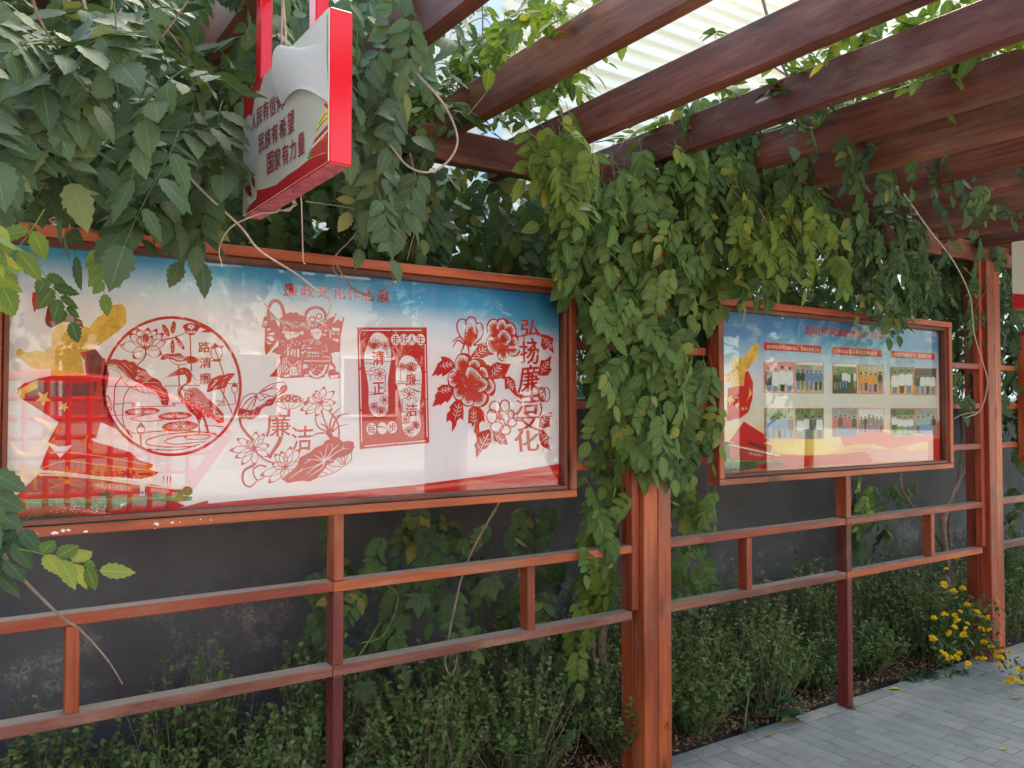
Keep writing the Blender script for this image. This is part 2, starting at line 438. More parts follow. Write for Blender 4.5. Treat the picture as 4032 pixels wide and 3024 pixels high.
# ================================================================== display boards
LIP = flat('aluminium_lip', (0.35, 0.3, 0.27), 0.4, 0.5)
def board(x0, x1, label, pmat):
    b = root('display_board', ((x0+x1)/2, -0.03, 1.29), label, 'display board', 'framed display boards on the fence')
    z0, z1 = 1.29, 2.19
    o, n = 0.034, 0.02
    fr = box('frame', x0, x1, -0.078, 0.0, z1-o, z1, W[0], b)
    for args in ((x0, x1, -0.076, 0.0, z0, z0+o-0.004), ):
        box('frame', *args, W[0], b)
    for (a, c) in ((x0, x0+o), (x1-o, x1)): box('frame', a, c, -0.0765, 0.0, z0+o-0.003, z1-o-0.001, W[2], b)
    i0, i1, j0, j1 = x0+o+0.002, x1-o-0.002, z0+o-0.002, z1-o-0.002
    box('inner_frame', i0, i1, -0.062, 0.0, j1-n, j1, WD[0], b); box('inner_frame', i0, i1, -0.062, 0.0, j0, j0+n-0.004, WD[0], b)
    for (a, c) in ((i0, i0+n-0.004), (i1-n+0.004, i1)): box('inner_frame', a, c, -0.0615, 0.0, j0+n-0.003, j1-n-0.001, WD[2], b)
    p = box('poster', i0+0.002, i1-0.002, -0.0185, -0.012, j0+0.002, j1-0.002, pmat, b, 0)
    box('back_panel', x0+0.01, x1-0.01, -0.0115, -0.002, z0+0.01, z1-0.01, WD[0], b, 0)
    q = [(i0+0.012, -0.034, j0+0.01), (i1-0.012, -0.034, j0+0.01), (i1-0.012, -0.034, j1-0.012), (i0+0.012, -0.034, j1-0.012)]
    link('glass_pane', mesh_np('glass_pane', q, [(0, 1, 2, 3)], GLASS), b)
    return b, p
def poster1_mat():
    s = NT('poster_sky_print'); v = s.coord('Object'); sx = s.n('SeparateXYZ'); s.t.links.new(v, sx.inputs[0])
    n = s.noise(2.2, 4, 0.5, v)
    zz = s.math('ADD', sx.outputs[2], s.math('MULTIPLY', s.math('SUBTRACT', n.outputs[0], 0.5), 0.16))
    zz = s.math('ADD', zz, s.math('MULTIPLY', sx.outputs[0], 0.05))  # blue weakens leftwards: wash of the glass reflection put into the print colour
    f = s.n('MapRange'); s.t.links.new(zz, f.inputs[0]); f.inputs[1].default_value = 0.19; f.inputs[2].default_value = 0.43
    c = s.ramp(f.outputs[0], [(0, (0.82, 0.83, 0.88)), (0.3, (0.62, 0.74, 0.84)), (0.6, (0.08, 0.38, 0.62)), (1.0, (0.01, 0.2, 0.45))]).outputs[0]
    s.color(c); s.set(Roughness=0.55); return s.m
def poster2_mat():
    s = NT('poster_photo_print'); v = s.coord('Object'); sx = s.n('SeparateXYZ'); s.t.links.new(v, sx.inputs[0])
    n = s.noise(2.6, 6, 0.6, v); n2 = s.noise(6, 6, 0.6, s.coord('Object', (1, 1, 2.4)))
    zz = s.math('ADD', sx.outputs[2], s.math('MULTIPLY', s.math('SUBTRACT', n.outputs[0], 0.5), 0.22))
    f = s.n('MapRange'); s.t.links.new(zz, f.inputs[0]); f.inputs[1].default_value = -0.42; f.inputs[2].default_value = 0.42
    c = s.ramp(f.outputs[0], [(0.0, (0.6, 0.1, 0.06)), (0.1, (0.72, 0.32, 0.08)), (0.2, (0.8, 0.62, 0.25)), (0.32, (0.72, 0.69, 0.58)), (0.6, (0.68, 0.69, 0.7)),
                              (0.72, (0.42, 0.6, 0.75)), (0.85, (0.1, 0.3, 0.55)), (1.0, (0.03, 0.14, 0.38))]).outputs[0]
    cl = s.math('MULTIPLY', s.ramp(n2.outputs[0], [(0.52, (0, 0, 0)), (0.7, (1, 1, 1))]).outputs[0], s.ramp(sx.outputs[2], [(0.1, (0, 0, 0)), (0.25, (0.7, 0.7, 0.7))]).outputs[0])
    s.color(s.mix(cl, c, (0.55, 0.6, 0.64))); s.set(Roughness=0.55); return s.m
B1, P1 = board(0.09, 2.18, 'large display board of red paper cut artwork on white, under the hanging red sign', poster1_mat())
B2, P2 = board(3.045, 5.14, 'display board of small group photos under red banners, between the two thick posts', poster2_mat())
B3, P3 = board(6.12, 8.2, 'display board beyond the flowering plant, only its left frame edge showing', poster1_mat())

# flaked white paint and droppings on the lower frame of the first board
def flake(px, py, r_, seed):
    r = random.Random(seed); n = 9; c_ = on_y(px, py, -0.0764)
    P = [(c_[0]+r_*r.uniform(.5, 1.3)*math.cos(2*math.pi*k/n), -0.0766, c_[2]+r_*.7*r.uniform(.4, 1.2)*math.sin(2*math.pi*k/n)) for k in range(n)]
    link('paint_flake', mesh_np('paint_flake', P+[(c_[0], -0.0767, c_[2])], [(k, (k+1) % n, n) for k in range(n)], FLK), B1)
FLK = flat('white_flake', (0.7, 0.69, 0.66), .8)
for k, (zx, zy, r_) in enumerate(((340, 195, .009), (392, 182, .008), (425, 178, .006), (535, 187, .007), (975, 140, .008), (1072, 133, .005), (1248, 112, .003), (1312, 116, .003), (965, 170, .003), (230, 205, .004), (1120, 130, .003))):
    flake((zx*.3472)*VS, (1083+zy*.3472)*VS, r_, k)
# ================================================================== flat print: ink shapes laid on the posters
INK = {}
def ink(name, c, rough=0.55, var=0.0):
    if name not in INK: INK[name] = flat('ink_'+name, c, rough, 0.3, var)
    return INK[name]
ink('red', (0.58, 0.018, 0.02)); ink('cut', (0.54, 0.016, 0.016)); ink('white', (0.82, 0.83, 0.88)); ink('yellow', (0.8, 0.62, 0.16))
ink('gold', (0.75, 0.5, 0.08), var=0.25); ink('scale', (0.6, 0.33, 0.1)); ink('green', (0.1, 0.3, 0.07), var=0.5); ink('deepgreen', (0.04, 0.11, 0.045), var=0.7)
ink('maroon', (0.2, 0.03, 0.03), var=0.4); ink('cream', (0.78, 0.74, 0.66)); ink('brick', (0.45, 0.05, 0.035), var=0.15); ink('orange', (0.75, 0.3, 0.06))
ink('skin', (0.5, 0.28, 0.18)); ink('shirt', (0.75, 0.76, 0.78)); ink('blue', (0.16, 0.26, 0.5)); ink('dark', (0.06, 0.065, 0.06)); ink('khaki', (0.3, 0.28, 0.17)); ink('pink', (0.7, 0.3, 0.3))
ink('grey', (0.4, 0.42, 0.4), var=0.3); ink('leaf', (0.2, 0.28, 0.12), var=0.6); ink('sand', (0.55, 0.47, 0.33), var=0.3); ink('teal', (0.2, 0.45, 0.45), var=0.3); ink('palered', (0.7, 0.16, 0.12))

def pts(s):
    return [tuple(float(a) for a in p.split(',')) for p in s.split()]
TXT = {}
def text_mesh(body, bold=0.0):
    k = (body, bold)
    if k not in TXT:
        cu = bpy.data.curves.new('lettering', 'FONT'); cu.body = body; cu.resolution_u = 3; cu.offset = bold
        ob = bpy.data.objects.new('lettering', cu); col.objects.link(ob)
        bpy.context.view_layer.update()
        dg = bpy.context.evaluated_depsgraph_get(); e = ob.evaluated_get(dg); me = e.to_mesh()
        me.calc_loop_triangles()
        V = np.array([v.co[:2] for v in me.vertices]); F = np.array([t.vertices[:] for t in me.loop_triangles])
        e.to_mesh_clear(); bpy.data.objects.remove(ob); bpy.data.curves.remove(cu)
        TXT[k] = (V, F)
    return TXT[k]

class Draw:
    """collects flat shapes in the pixels of one enlarged crop; each shape goes to the print's plane"""
    def __init__(s, ox, oy, sc, plane, flip=1):
        s.o = (ox, oy); s.sc = sc; s.plane = plane; s.L = {}; s.depth = 0; s.order = []
    def _add(s, c, P, F):
        s.L.setdefault(s.depth, []).append((c, np.array([(p[0], p[1]) for p in P], float), np.array(F)))
    def up(s): s.depth += 1; return s
    def poly(s, c, P, smooth=0, closed=True):
        if isinstance(P, str): P = pts(P)
        if smooth: P = [tuple(p) for p in catmull(P, smooth, True)]
        F = tessellate_polygon([[Vector((p[0], p[1], 0)) for p in P]])
        if len(F): s._add(c, P, F)
        return s
    def stroke(s, c, P, w0, w1=None, smooth=4, closed=False):
        if isinstance(P, str): P = pts(P)
        w1 = w0 if w1 is None else w1
        Q = np.array(catmull(P, smooth, closed) if smooth and len(P) > 2 else [np.array(p, float) for p in P])
        if closed: Q = np.concatenate([Q, Q[:1]])
        T = np.gradient(Q, axis=0); T /= np.linalg.norm(T, axis=1)[:, None]+1e-9
        N = np.stack([-T[:, 1], T[:, 0]], 1); n = len(Q)
        w = np.linspace(w0, w1, n)[:, None]/2
        V = np.concatenate([Q+N*w, Q-N*w]); F = []
        for i in range(n-1): F += [(i, i+1, n+i+1), (i, n+i+1, n+i)]
        s._add(c, V, F); return s
    def ell(s, c, cx, cy, rx, ry, a=0, n=20):
        ca, sa = math.cos(R(a)), math.sin(R(a))
        P = [(cx+rx*math.cos(t)*ca-ry*math.sin(t)*sa, cy+rx*math.cos(t)*sa+ry*math.sin(t)*ca) for t in np.linspace(0, 2*math.pi, n, endpoint=False)]
        s._add(c, P, [(0, i, i+1) for i in range(1, n-1)]); return s
    def ring(s, c, cx, cy, rx, ry, w, n=64):
        P = [(cx+rx*math.cos(t), cy+ry*math.sin(t)) for t in np.linspace(0, 2*math.pi, n, endpoint=False)]
        return s.stroke(c, P, w, smooth=1, closed=True)
    def petal(s, c, x0, y0, x1, y1, wid, w=6, fill=None, tip=None):
        d = np.array([x1-x0, y1-y0]); n = np.array([-d[1], d[0]])/np.hypot(*d); a = np.array([x0, y0])
        P = [tuple(a+d*t+n*wid*k) for t, k in ((0, 0), (.25, .42), (.6, .5), (.85, .28), (1, 0), (.85, -.28), (.6, -.5), (.25, -.42))]
        if fill: s.poly(fill, P, 3)
        s.stroke(c, P, w, closed=True, smooth=3)
        if tip: s.poly(c, [tuple(a+d*.78+n*wid*.32), tuple(a+d*1.02), tuple(a+d*.78-n*wid*.32), tuple(a+d*.88)])
        return s
    def text(s, c, body, quad, bold=0.012):
        """quad: TL TR BR BL corners"""
        q = np.array(pts(quad) if isinstance(quad, str) else quad)
        V, F = text_mesh(body, 0)
        lo, hi = V.min(0), V.max(0); u0 = (V-lo)/(hi-lo); e = np.array([1.0/(hi-lo)[0], 1.0/(hi-lo)[1]])*bold*.55
        for sx, sy in ((0, 0), (1, 0), (-1, 0), (0, .6), (0, -.6)) if bold > 0 else ((0, 0),):
          u = u0+e*np.array([sx, sy])
          P = ((q[0]*(1-u[:, :1])+q[1]*u[:, :1])*u[:, 1:]+(q[3]*(1-u[:, :1])+q[2]*u[:, :1])*(1-u[:, 1:]))
          s._add(c, P, F)
        return s
    def build(s, name, parent, lift=0.0006, deep=True, base=0.0004, pm=None):
        Vs = []; Fs = []; Ms = []; mats = []; o = 0; nsh = 0
        for dep in sorted(s.L):
            for c, V, F in s.L[dep]:
                nsh += 1; q_ = base+nsh*9e-6
                W3 = np.array([s.plane(s.o[0]+x/s.sc, s.o[1]+y/s.sc, q_) for x, y in V])
                if INK[c] not in mats: mats.append(INK[c])
                Vs.append(W3); Fs.append(F+o); Ms.append(np.full(len(F), mats.index(INK[c]), dtype=np.int32)); o += len(W3)
        me = mesh_np(name, np.concatenate(Vs), np.concatenate(Fs))
        for m in mats: me.materials.append(m)
        M = np.concatenate(Ms)
        if len(me.polygons) == len(M): me.polygons.foreach_set('material_index', M)
        return (sub if deep else link)(name, me, parent)

PY = -0.0185
def pl(px, py, lift): return on_y(px, py, PY-lift)
rr = random.Random(5)

# ---------------- round paper cut: crane and lotus pond
A = Draw(360, 1200, 2.676, pl); c = 'cut'
A.ring(c, 848, 858, 722, 724, 30)
A.poly(c, '155,600 200,575 260,572 310,585 360,575 400,600 450,600 480,640 530,665 580,690 610,740 660,770 700,785 735,820 745,855 790,890 810,940 820,1000 805,1060 740,1055 735,1000 700,940 650,900 590,880 520,830 450,805 400,770 330,700 250,640 170,640')
for P in ('170,655 230,655 300,690 350,740 400,770', '180,670 250,690 300,715', '300,715 320,780 400,870 450,860 520,830', '320,780 340,750', '350,830 390,790', '400,870 480,900 560,930 640,930 700,960 745,1040', '450,860 500,905', '510,850 560,925', '570,870 620,930', '630,900 665,940'):
    A.stroke(c, P, 6)
for P, ww in (('310,770 250,860 240,1000 240,1120 290,1230 400,1370', 13), ('400,875 350,960 330,1100 340,1250 430,1400', 11), ('155,960 200,1010 215,1090 150,1130 160,1200', 9), ('190,1220 290,1330 370,1400', 10), ('300,1240 400,1330 470,1360', 8)):
    A.stroke(c, P, ww)
for x, y, r_ in ((165, 990, 0), (175, 1060, 10), (190, 1110, 20)): A.ring(c, x, y, 22, 34, 7, 16)
for x1, y1, wd in ((300, 430, 110), (400, 300, 90), (490, 250, 100), (600, 245, 110), (690, 255, 90), (760, 300, 90), (790, 380, 100), (740, 520, 120), (440, 560, 120)):
    A.petal(c, 563, 460, x1, y1, wd, 6, tip=True)
A.ell(c, 570, 350, 34, 48).stroke(c, '575,470 560,560 480,640', 12)
A.petal(c, 563, 460, 500, 330, 80, 6, tip=True).petal(c, 563, 460, 640, 330, 80, 6, tip=True)
for cx, cy, rx, ry, a in ((785, 270, 72, 26, 62), (862, 240, 68, 26, -82), (930, 405, 84, 22, 55), (855, 440, 76, 22, 88)): A.ell(c, cx, cy, rx, ry, a)
A.stroke(c, '740,380 790,365 860,350 920,325 1010,290', 22, 6).ell(c, 765, 375, 20, 16)
A.ell(c, 1055, 232, 92, 40).poly(c, '975,250 1000,300 1040,322 1085,315 1115,280 1138,240').stroke(c, '1040,320 1048,560 1055,700', 12).poly(c, '1140,200 1250,270 1260,292 1140,290 1210,265 1140,235')
A.poly(c, '730,575 750,530 800,515 860,520 930,510 980,545 1050,540 1110,560 1135,580 1100,610 1020,620 1000,590 930,600 880,590 820,570 770,580', 3)
A.stroke(c, '820,570 870,620 930,632 1010,622', 7).stroke(c, '920,630 922,740 925,850', 13)
A.text(c, '路', '1125,395 1250,385 1250,500 1128,508', .035).text(c, '清', '1140,560 1262,552 1262,665 1140,668', .035).text(c, '廉', '1142,722 1262,712 1262,832 1142,838', .035)
A.ring(c, 1318, 505, 62, 75, 9, 24).poly(c, '1260,450 1300,400 1340,440 1300,470').poly(c, '1340,440 1400,430 1370,470').stroke(c, '1285,420 1320,520 1340,580', 8).poly(c, '1255,590 1320,570 1385,580 1340,600 1290,600').stroke(c, '1345,590 1380,690 1400,760', 12)
A.poly(c, '1215,920 1230,840 1270,780 1340,745 1400,740 1450,720 1515,725 1480,770 1440,820 1420,870 1360,890 1290,900 1240,920').stroke(c, '1360,890 1410,980 1450,1060 1480,1140', 12).stroke(c, '1400,880 1395,960 1400,1040', 9)
A.ring(c, 1510, 885, 32, 46, 8, 20).poly(c, '1475,860 1500,815 1540,845 1530,870').stroke(c, '1512,930 1520,1040', 10)
A.stroke(c, '1060,730 1100,790 1140,800', 6).stroke(c, '150,860 560,862', 7, smooth=0).stroke(c, '770,855 930,855', 8, smooth=0).stroke(c, '990,850 1140,848', 8, smooth=0).stroke(c, '1430,832 1560,832', 8, smooth=0)
A.poly(c, '762,775 860,715 930,670 980,660 1030,680 1060,730 1050,800 1030,830 1000,835 1010,780 990,735 900,745 840,755')
A.stroke(c, '1010,830 950,870 930,930 960,990 960,1030', 22).stroke(c, '940,840 910,900 935,1000 970,1050', 8).stroke(c, '1020,840 970,860 960,890 1000,905', 9)
A.poly(c, '1000,890 1060,870 1110,880 1170,920 1220,980 1290,1040 1350,1100 1400,1160 1395,1240 1340,1250 1280,1200 1200,1180 1150,1190 1090,1170 1030,1120 985,1060 975,990 980,930')
A.poly(c, '1090,1160 1160,1190 1140,1260 1150,1350 1125,1365 1130,1260').poly(c, '1190,1180 1215,1250 1245,1350 1225,1360 1200,1260 1170,1195')
for cx, cy, rx, ry in ((535, 1125, 186, 42), (880, 1172, 178, 42), (935, 1280, 192, 56)): A.ell(c, cx, cy, rx, ry, -3)
for P, ww in (('230,1045 300,1045 380,1035 470,1040 440,1070 860,1065 850,1040 930,1035', 8), ('200,1165 400,1162', 7), ('560,1165 410,1200 560,1230 760,1215', 8), ('1310,1015 1400,1020 1330,1060 1520,1045', 7), ('1180,1270 1400,1285', 8), ('480,1350 900,1325 1320,1355', 9), ('1330,1380 1250,1350 1100,1340 800,1365 600,1420 590,1470 800,1500 1100,1490', 11),
             ('1200,1440 900,1470 770,1440 900,1390 1010,1385', 10), ('1260,1385 1190,1415 1010,1415 990,1385 1100,1370 1260,1375', 9), ('560,1520 900,1530 1140,1470', 10), ('520,1365 524,1520', 13)):
    A.stroke(c, P, ww)
A.ring(c, 522, 1310, 42, 52, 9, 20).poly(c, '485,1290 520,1230 560,1290 540,1300 520,1280 500,1300')
A.up()
for P in ('165,630 260,635 330,670 390,740 450,800', '330,615 400,680 440,720', '480,780 500,700 480,680', '490,740 570,710', '530,830 600,790 630,740', '540,790 640,770', '560,820 680,820 720,850', '640,850 720,890 760,960 770,1040', '700,880 740,880', '720,950 790,970', '430,660 400,640', '560,730 590,700', '720,1000 800,1000'): A.stroke('white', P, 5, 2)
for _ in range(60):
    x = rr.uniform(1000, 1330); y = 900+(x-1000)*0.72+rr.uniform(-20, 190)*(1-abs(x-1130)/330)
    A.ell('white', x, y, 7, 5, 40, 6)
for cx, cy, rx, ry in ((535, 1128, 150, 28), (880, 1174, 140, 26), (935, 1284, 150, 38)):
    for k in range(16):
        t = 2*math.pi*k/16+.2; A.stroke('white', [(cx+rx*.22*math.cos(t), cy+ry*.22*math.sin(t)), (cx+rx*math.cos(t), cy+ry*math.sin(t))], 4, smooth=0)
for k in range(11): A.stroke('white', [(920+k*3, 585), (840+k*18, 545-8*math.sin(k*.3))], 4, smooth=0)
for k in range(7): A.poly('white', [(1006+k*15, 275), (1016+k*15, 275), (1018+k*12, 300), (1010+k*12, 300)])
for k in range(10):
    t = 2*math.pi*k/10; A.stroke('white', [(1050+14*math.cos(t), 232+8*math.sin(t)), (1050+40*math.cos(t), 232+22*math.sin(t))], 7, smooth=0)
for P in ('1270,860 1330,790 1300,800', '1300,870 1350,850', '1370,860 1400,810', '1390,780 1440,750', '1290,830 1250,880', '1180,1160 1230,1190', '1290,1140 1350,1210', '1310,1120 1375,1190', '1005,710 1020,740', '940,700 965,690', '785,765 900,720', '985,1050 1030,1110'): A.stroke('white', P, 6, 3)
for x, y in ((770, 250), (790, 290), (850, 210), (868, 260), (850, 300), (900, 380), (930, 410), (945, 440), (855, 420), (850, 470)): A.ell('white', x, y, 9, 4, 50, 6)
A.build('paper_cut', P1)

# ---------------- lotus wreath with two characters
B = Draw(880, 1480, 3.607, pl)
B.poly(c, '200,560 230,460 330,480 420,480 470,440 560,400 620,340 700,310 780,260 800,180 850,130 900,140 905,190 870,240 780,280 740,340 690,420 590,435 530,490 500,560 440,600 370,620 310,600 260,610', 2)
for P in ('210,540 240,400 300,300 400,250 490,255 560,190 680,120 800,90 860,90 900,150', '500,250 600,210 740,130', '540,215 640,190 760,180 780,230 700,290 620,270 520,255', '470,270 370,330 280,420 240,510', '470,270 440,380 400,470', '470,270 380,400 330,480', '470,280 500,340 550,340 590,310 540,270', '590,310 650,290', '475,290 430,430', '400,300 300,380'): B.stroke(c, P, 13)
B.poly(c, '740,380 770,320 850,270 960,260 1060,280 1140,330 1130,365 1040,380 900,375')
B.stroke(c, '745,380 800,440 900,470 1000,465 1080,420 1110,375', 11)
for x in (840, 930, 1020): B.stroke(c, [(x, 380), (920+(x-920)*.3, 465)], 9, smooth=0)
B.poly(c, '910,480 950,480 945,560 905,560')
B.text(c, '廉', '615,530 950,520 960,850 600,870', .02).text(c, '洁', '960,720 1275,700 1240,1055 985,1060', .02)
def lotus(D, cx, cy, tips, w=9, wd=95, fill=None):
    for x, y in tips: D.petal(c, cx, cy, x, y, wd, w, tip=True)
lotus(B, 1385, 380, ((1310, 210), (1430, 155), (1575, 215), (1590, 380), (1540, 490), (1320, 570), (1160, 545), (1090, 490), (1270, 260), (1190, 320)))
lotus(B, 440, 1030, ((330, 930), (190, 890), (90, 1060), (165, 1165), (255, 1265), (440, 1270), (650, 1140), (650, 985), (580, 820), (465, 790)))
lotus(B, 885, 1300, ((820, 1070), (960, 1000), (1085, 1040), (1100, 1240), (640, 1520), (520, 1420), (850, 1480), (690, 1250), (730, 1110)), wd=110)
B.poly(c, '1120,380 1200,340 1220,360 1160,420')
for P, a, b in (('230,590 250,700 330,820 430,920', 34, 40), ('430,1040 500,1120 600,1200 720,1240', 18, 24), ('820,860 780,960 700,1080 650,1170', 60, 40), ('1310,540 1310,640 1360,740 1500,800', 16, 22), ('1390,480 1420,600 1500,780', 22, 16), ('1500,500 1600,620 1640,760 1640,890', 20, 22), ('1510,790 1520,650 1580,520 1700,430', 30, 6), ('1530,790 1600,620 1700,540 1800,545', 28, 6), ('1550,600 1650,560 1790,550', 10, 4), ('1540,800 1640,720 1800,680', 22, 5), ('1500,790 1440,710 1380,680', 30, 14),
               ('430,1270 300,1340 270,1450 300,1540 380,1575 450,1520 480,1490', 40, 14), ('610,1290 520,1270 430,1320 430,1400 480,1480 570,1450', 26, 16), ('1260,860 1330,820 1430,810', 14, 24)):
    B.stroke(c, P, a, b)
B.poly(c, '1430,810 1520,780 1560,860 1640,880 1690,940 1780,920 1850,940 1860,1010 1820,1090 1700,1150 1600,1170 1560,1230 1480,1260 1430,1330 1350,1420 1330,1450 1230,1500 1130,1490 1020,1500 920,1525 830,1470 900,1400 1000,1330 1060,1250 1080,1160 1160,1120 1240,1080 1300,1020 1410,980 1450,920 1510,900 1480,850')
for P in ('1820,1090 1810,1200 1700,1290 1560,1380 1350,1440', '1480,1250 1560,1290 1680,1280', '1440,1300 1560,1360', '1610,1180 1690,1270', '1660,1150 1700,1260', '1720,1110 1710,1260', '1770,1100 1720,1260', '1390,1360 1480,1390'): B.stroke(c, P, 11)
B.up()
for P in ('1440,1200 1360,1060', '1440,1200 1450,1080 1490,960', '1445,1200 1540,1060 1540,960', '1540,1060 1640,970', '1460,1200 1600,1090 1700,1040 1790,1030', '1690,1050 1700,985', '1430,1200 1280,1120', '1430,1205 1300,1190 1170,1180', '1230,1195 1140,1250', '1430,1215 1300,1280 1090,1335', '1120,1330 930,1465', '1430,1225 1280,1310 1180,1400', '1440,1230 1380,1320 1210,1430', '1500,1195 1570,1200'): B.stroke('white', P, 15, 5)
B.ell('white', 1430, 1210, 20, 16)
for x, y in ((790, 347), (866, 293), (914, 325), (866, 360), (972, 288), (1008, 323), (1055, 318), (1062, 356), (1112, 337), (965, 352)): B.ell('white', x, y, 12, 12, 0, 10)
for P in ('280,560 340,510 350,590', '410,570 450,460 470,520', '510,450 520,400 555,430', '575,410 580,375 660,380', '640,310 700,320 700,300', '780,260 860,170'): B.stroke('white', P, 9, 4, smooth=0)
for x0, y0, x1, y1 in ((1300, 290, 1350, 280), (350, 960, 380, 950), (760, 1220, 820, 1210), (860, 1130, 910, 1140), (530, 880, 580, 890)):
    for k in range(5): B.stroke(c, [(x0+(x1-x0)*k/5, y0+(y1-y0)*k/5), (x0+(x1-x0)*k/5-5, y0+(y1-y0)*k/5+42)], 4, 2, smooth=0)
B.build('paper_cut', P1)

# ---------------- pair of figures in stage costume
C = Draw(1000, 1080, 3.77, pl)
C.text('red', '廉', '450,120 650,140 648,330 446,322', .035).text('red', '政', '695,138 895,160 893,350 695,330', .035).text('red', '文', '945,155 1120,178 1122,362 938,345', .035)
C.text('red', '化', '1170,172 1355,195 1358,375 1172,358', .035).text('red', '作', '1400,195 1575,218 1580,392 1398,378', .035).text('red', '品', '1610,220 1775,245 1775,405 1610,390', .035).text('red', '展', '1835,225 2010,255 2010,430 1828,412', .035)
C.stroke(c, '215,640 215,520 260,420 320,390 390,430 430,520 455,620', 50).stroke(c, '760,610 820,520 930,490 1020,530 1060,600 1060,690', 42)
for x, y, r_ in ((420, 690, 48), (470, 630, 50), (540, 610, 46), (620, 615, 52), (700, 650, 46), (760, 640, 30)): C.ell(c, x, y, r_, r_)
C.ring(c, 865, 675, 45, 45, 22, 20).ring(c, 965, 625, 40, 42, 20, 20)
C.poly(c, '390,680 460,640 620,640 760,650 800,700 850,690 940,690 1060,700 1140,640 1120,610 1230,575 1190,680 1170,740 1240,670 1345,630 1310,790 1290,900 1275,1160 1225,1150 1170,1165 1130,1180 1160,1220 1160,1290 1215,1370 1210,1430 1275,1470 1280,1540 1120,1550 1090,1460 1040,1530 930,1555 830,1530 800,1520 660,1535 440,1545 390,1540 340,1520 225,1520 300,1440 350,1380 390,1290 380,1230 410,1190 320,1180 265,1155 310,1100 360,1070 370,980 300,1060 210,1170 172,1215 160,1100 165,800 115,780 150,630 220,600 260,570 300,600 350,760 380,790')
C.up()
w_ = 'white'
C.poly(w_, '455,830 500,850 540,850 680,860 680,900 620,940 560,945 510,980 460,930').poly(w_, '835,830 930,800 1000,830 1010,900 960,970 900,965 850,900')
C.poly(w_, '490,1090 510,1090 520,1200 495,1220').poly(w_, '550,1110 620,1120 615,1210 540,1195').poly(w_, '640,1110 670,1110 670,1230 640,1230')
C.poly(w_, '735,1330 790,1340 780,1400 725,1400').poly(w_, '1125,1330 1195,1400 1105,1420').poly(w_, '1130,1505 1270,1490 1255,1530 1135,1540').poly(w_, '540,1375 630,1375 640,1500 525,1500').poly(w_, '440,1500 520,1490 520,1520 445,1525').poly(w_, '750,1490 810,1485 800,1515 745,1515')
C.poly(w_, '300,1060 360,960 340,1040 200,1180').poly(w_, '190,1000 270,1030 210,1040').poly(w_, '215,880 310,860 300,900 220,900').poly(w_, '185,930 270,920 310,980 250,990').poly(w_, '190,810 250,800 240,830 200,835')
C.poly(w_, '1160,790 1270,800 1275,850 1160,840').poly(w_, '1160,860 1200,870 1190,900 1165,890').poly(w_, '1230,870 1270,880 1250,905').poly(w_, '1155,960 1250,960 1255,1010 1200,990').poly(w_, '1125,830 1140,830 1140,950 1125,950').poly(w_, '1130,600 1200,590 1190,620 1130,640').poly(w_, '1250,670 1320,640 1300,700')
C.poly(w_, '700,1170 790,1120 730,1180').poly(w_, '790,1080 880,1100 820,1110').stroke(w_, '715,1120 730,1060 770,1050', 12).poly(w_, '780,1150 960,1150 970,1220 800,1220 790,1200')
for x0 in (440, 465, 490): C.stroke(w_, [(x0, 1230), (x0-20, 1450)], 10, 6, smooth=0)
for x0 in (655, 675, 695): C.stroke(w_, [(x0, 1280), (x0, 1500)], 8, 5, smooth=0)
C.stroke(w_, '740,1285 1130,1290', 14, smooth=0).stroke(w_, '1130,1290 1130,1230 1040,1220', 12, smooth=0).stroke(w_, '830,1430 850,1480 930,1520 1020,1470 1080,1340', 30).stroke(w_, '355,1480 370,1400 400,1400 380,1500', 10).stroke(w_, '500,1290 540,1340 600,1350 650,1290', 12)
for x, y, r_ in ((840, 985, 34), (955, 1005, 40), (1045, 890, 24)):
    C.stroke(w_, [(x+r_*(1-k/12)*math.cos(k*.9), y+r_*(1-k/12)*math.sin(k*.9)) for k in range(11)], 9, 5)
for x, y, r_ in ((1005, 715, 20), (955, 705, 16), (1040, 740, 14), (820, 740, 15), (1070, 835, 18), (715, 870, 30), (870, 760, 14), (925, 760, 12), (435, 860, 18)): C.ell(w_, x, y, r_, r_, 0, 10)
for _ in range(230):
    x = rr.uniform(400, 1110); y = rr.choice((rr.uniform(690, 820), rr.uniform(960, 1240), rr.uniform(1330, 1500)))
    if 840 < x < 1010 and 800 < y < 960: continue
    C.ell(w_, x, y, rr.uniform(7, 19), rr.uniform(4, 8), rr.uniform(0, 180), 6)
for k in range(6): C.stroke(w_, [(1140+k*9, 630), (1170+k*8, 600)], 4, smooth=0).stroke(w_, [(130+k*12, 770), (155+k*8, 690)], 5, smooth=0).stroke(w_, [(250+k*10, 680), (240+k*14, 600)], 4, smooth=0)
C.up()
for P in ('465,860 500,880 530,880', '585,890 640,880 680,890', '540,860 545,920', '600,870 670,860', '840,870 880,885', '920,885 985,870', '915,870 1000,840', '850,850 880,870', '885,890 880,940 900,950'): C.stroke(c, P, 9, 4)
for P in ('800,1155 800,1220', '850,1155 850,1220', '890,1155 890,1220', '940,1155 940,1220', '560,1400 560,1470 610,1470 610,1400', '570,1120 580,1200', '600,1120 590,1200'): C.stroke(c, P, 10, smooth=0)
C.stroke('red', '790,1190 960,1195', 26, smooth=0)
C.build('paper_cut', P1)

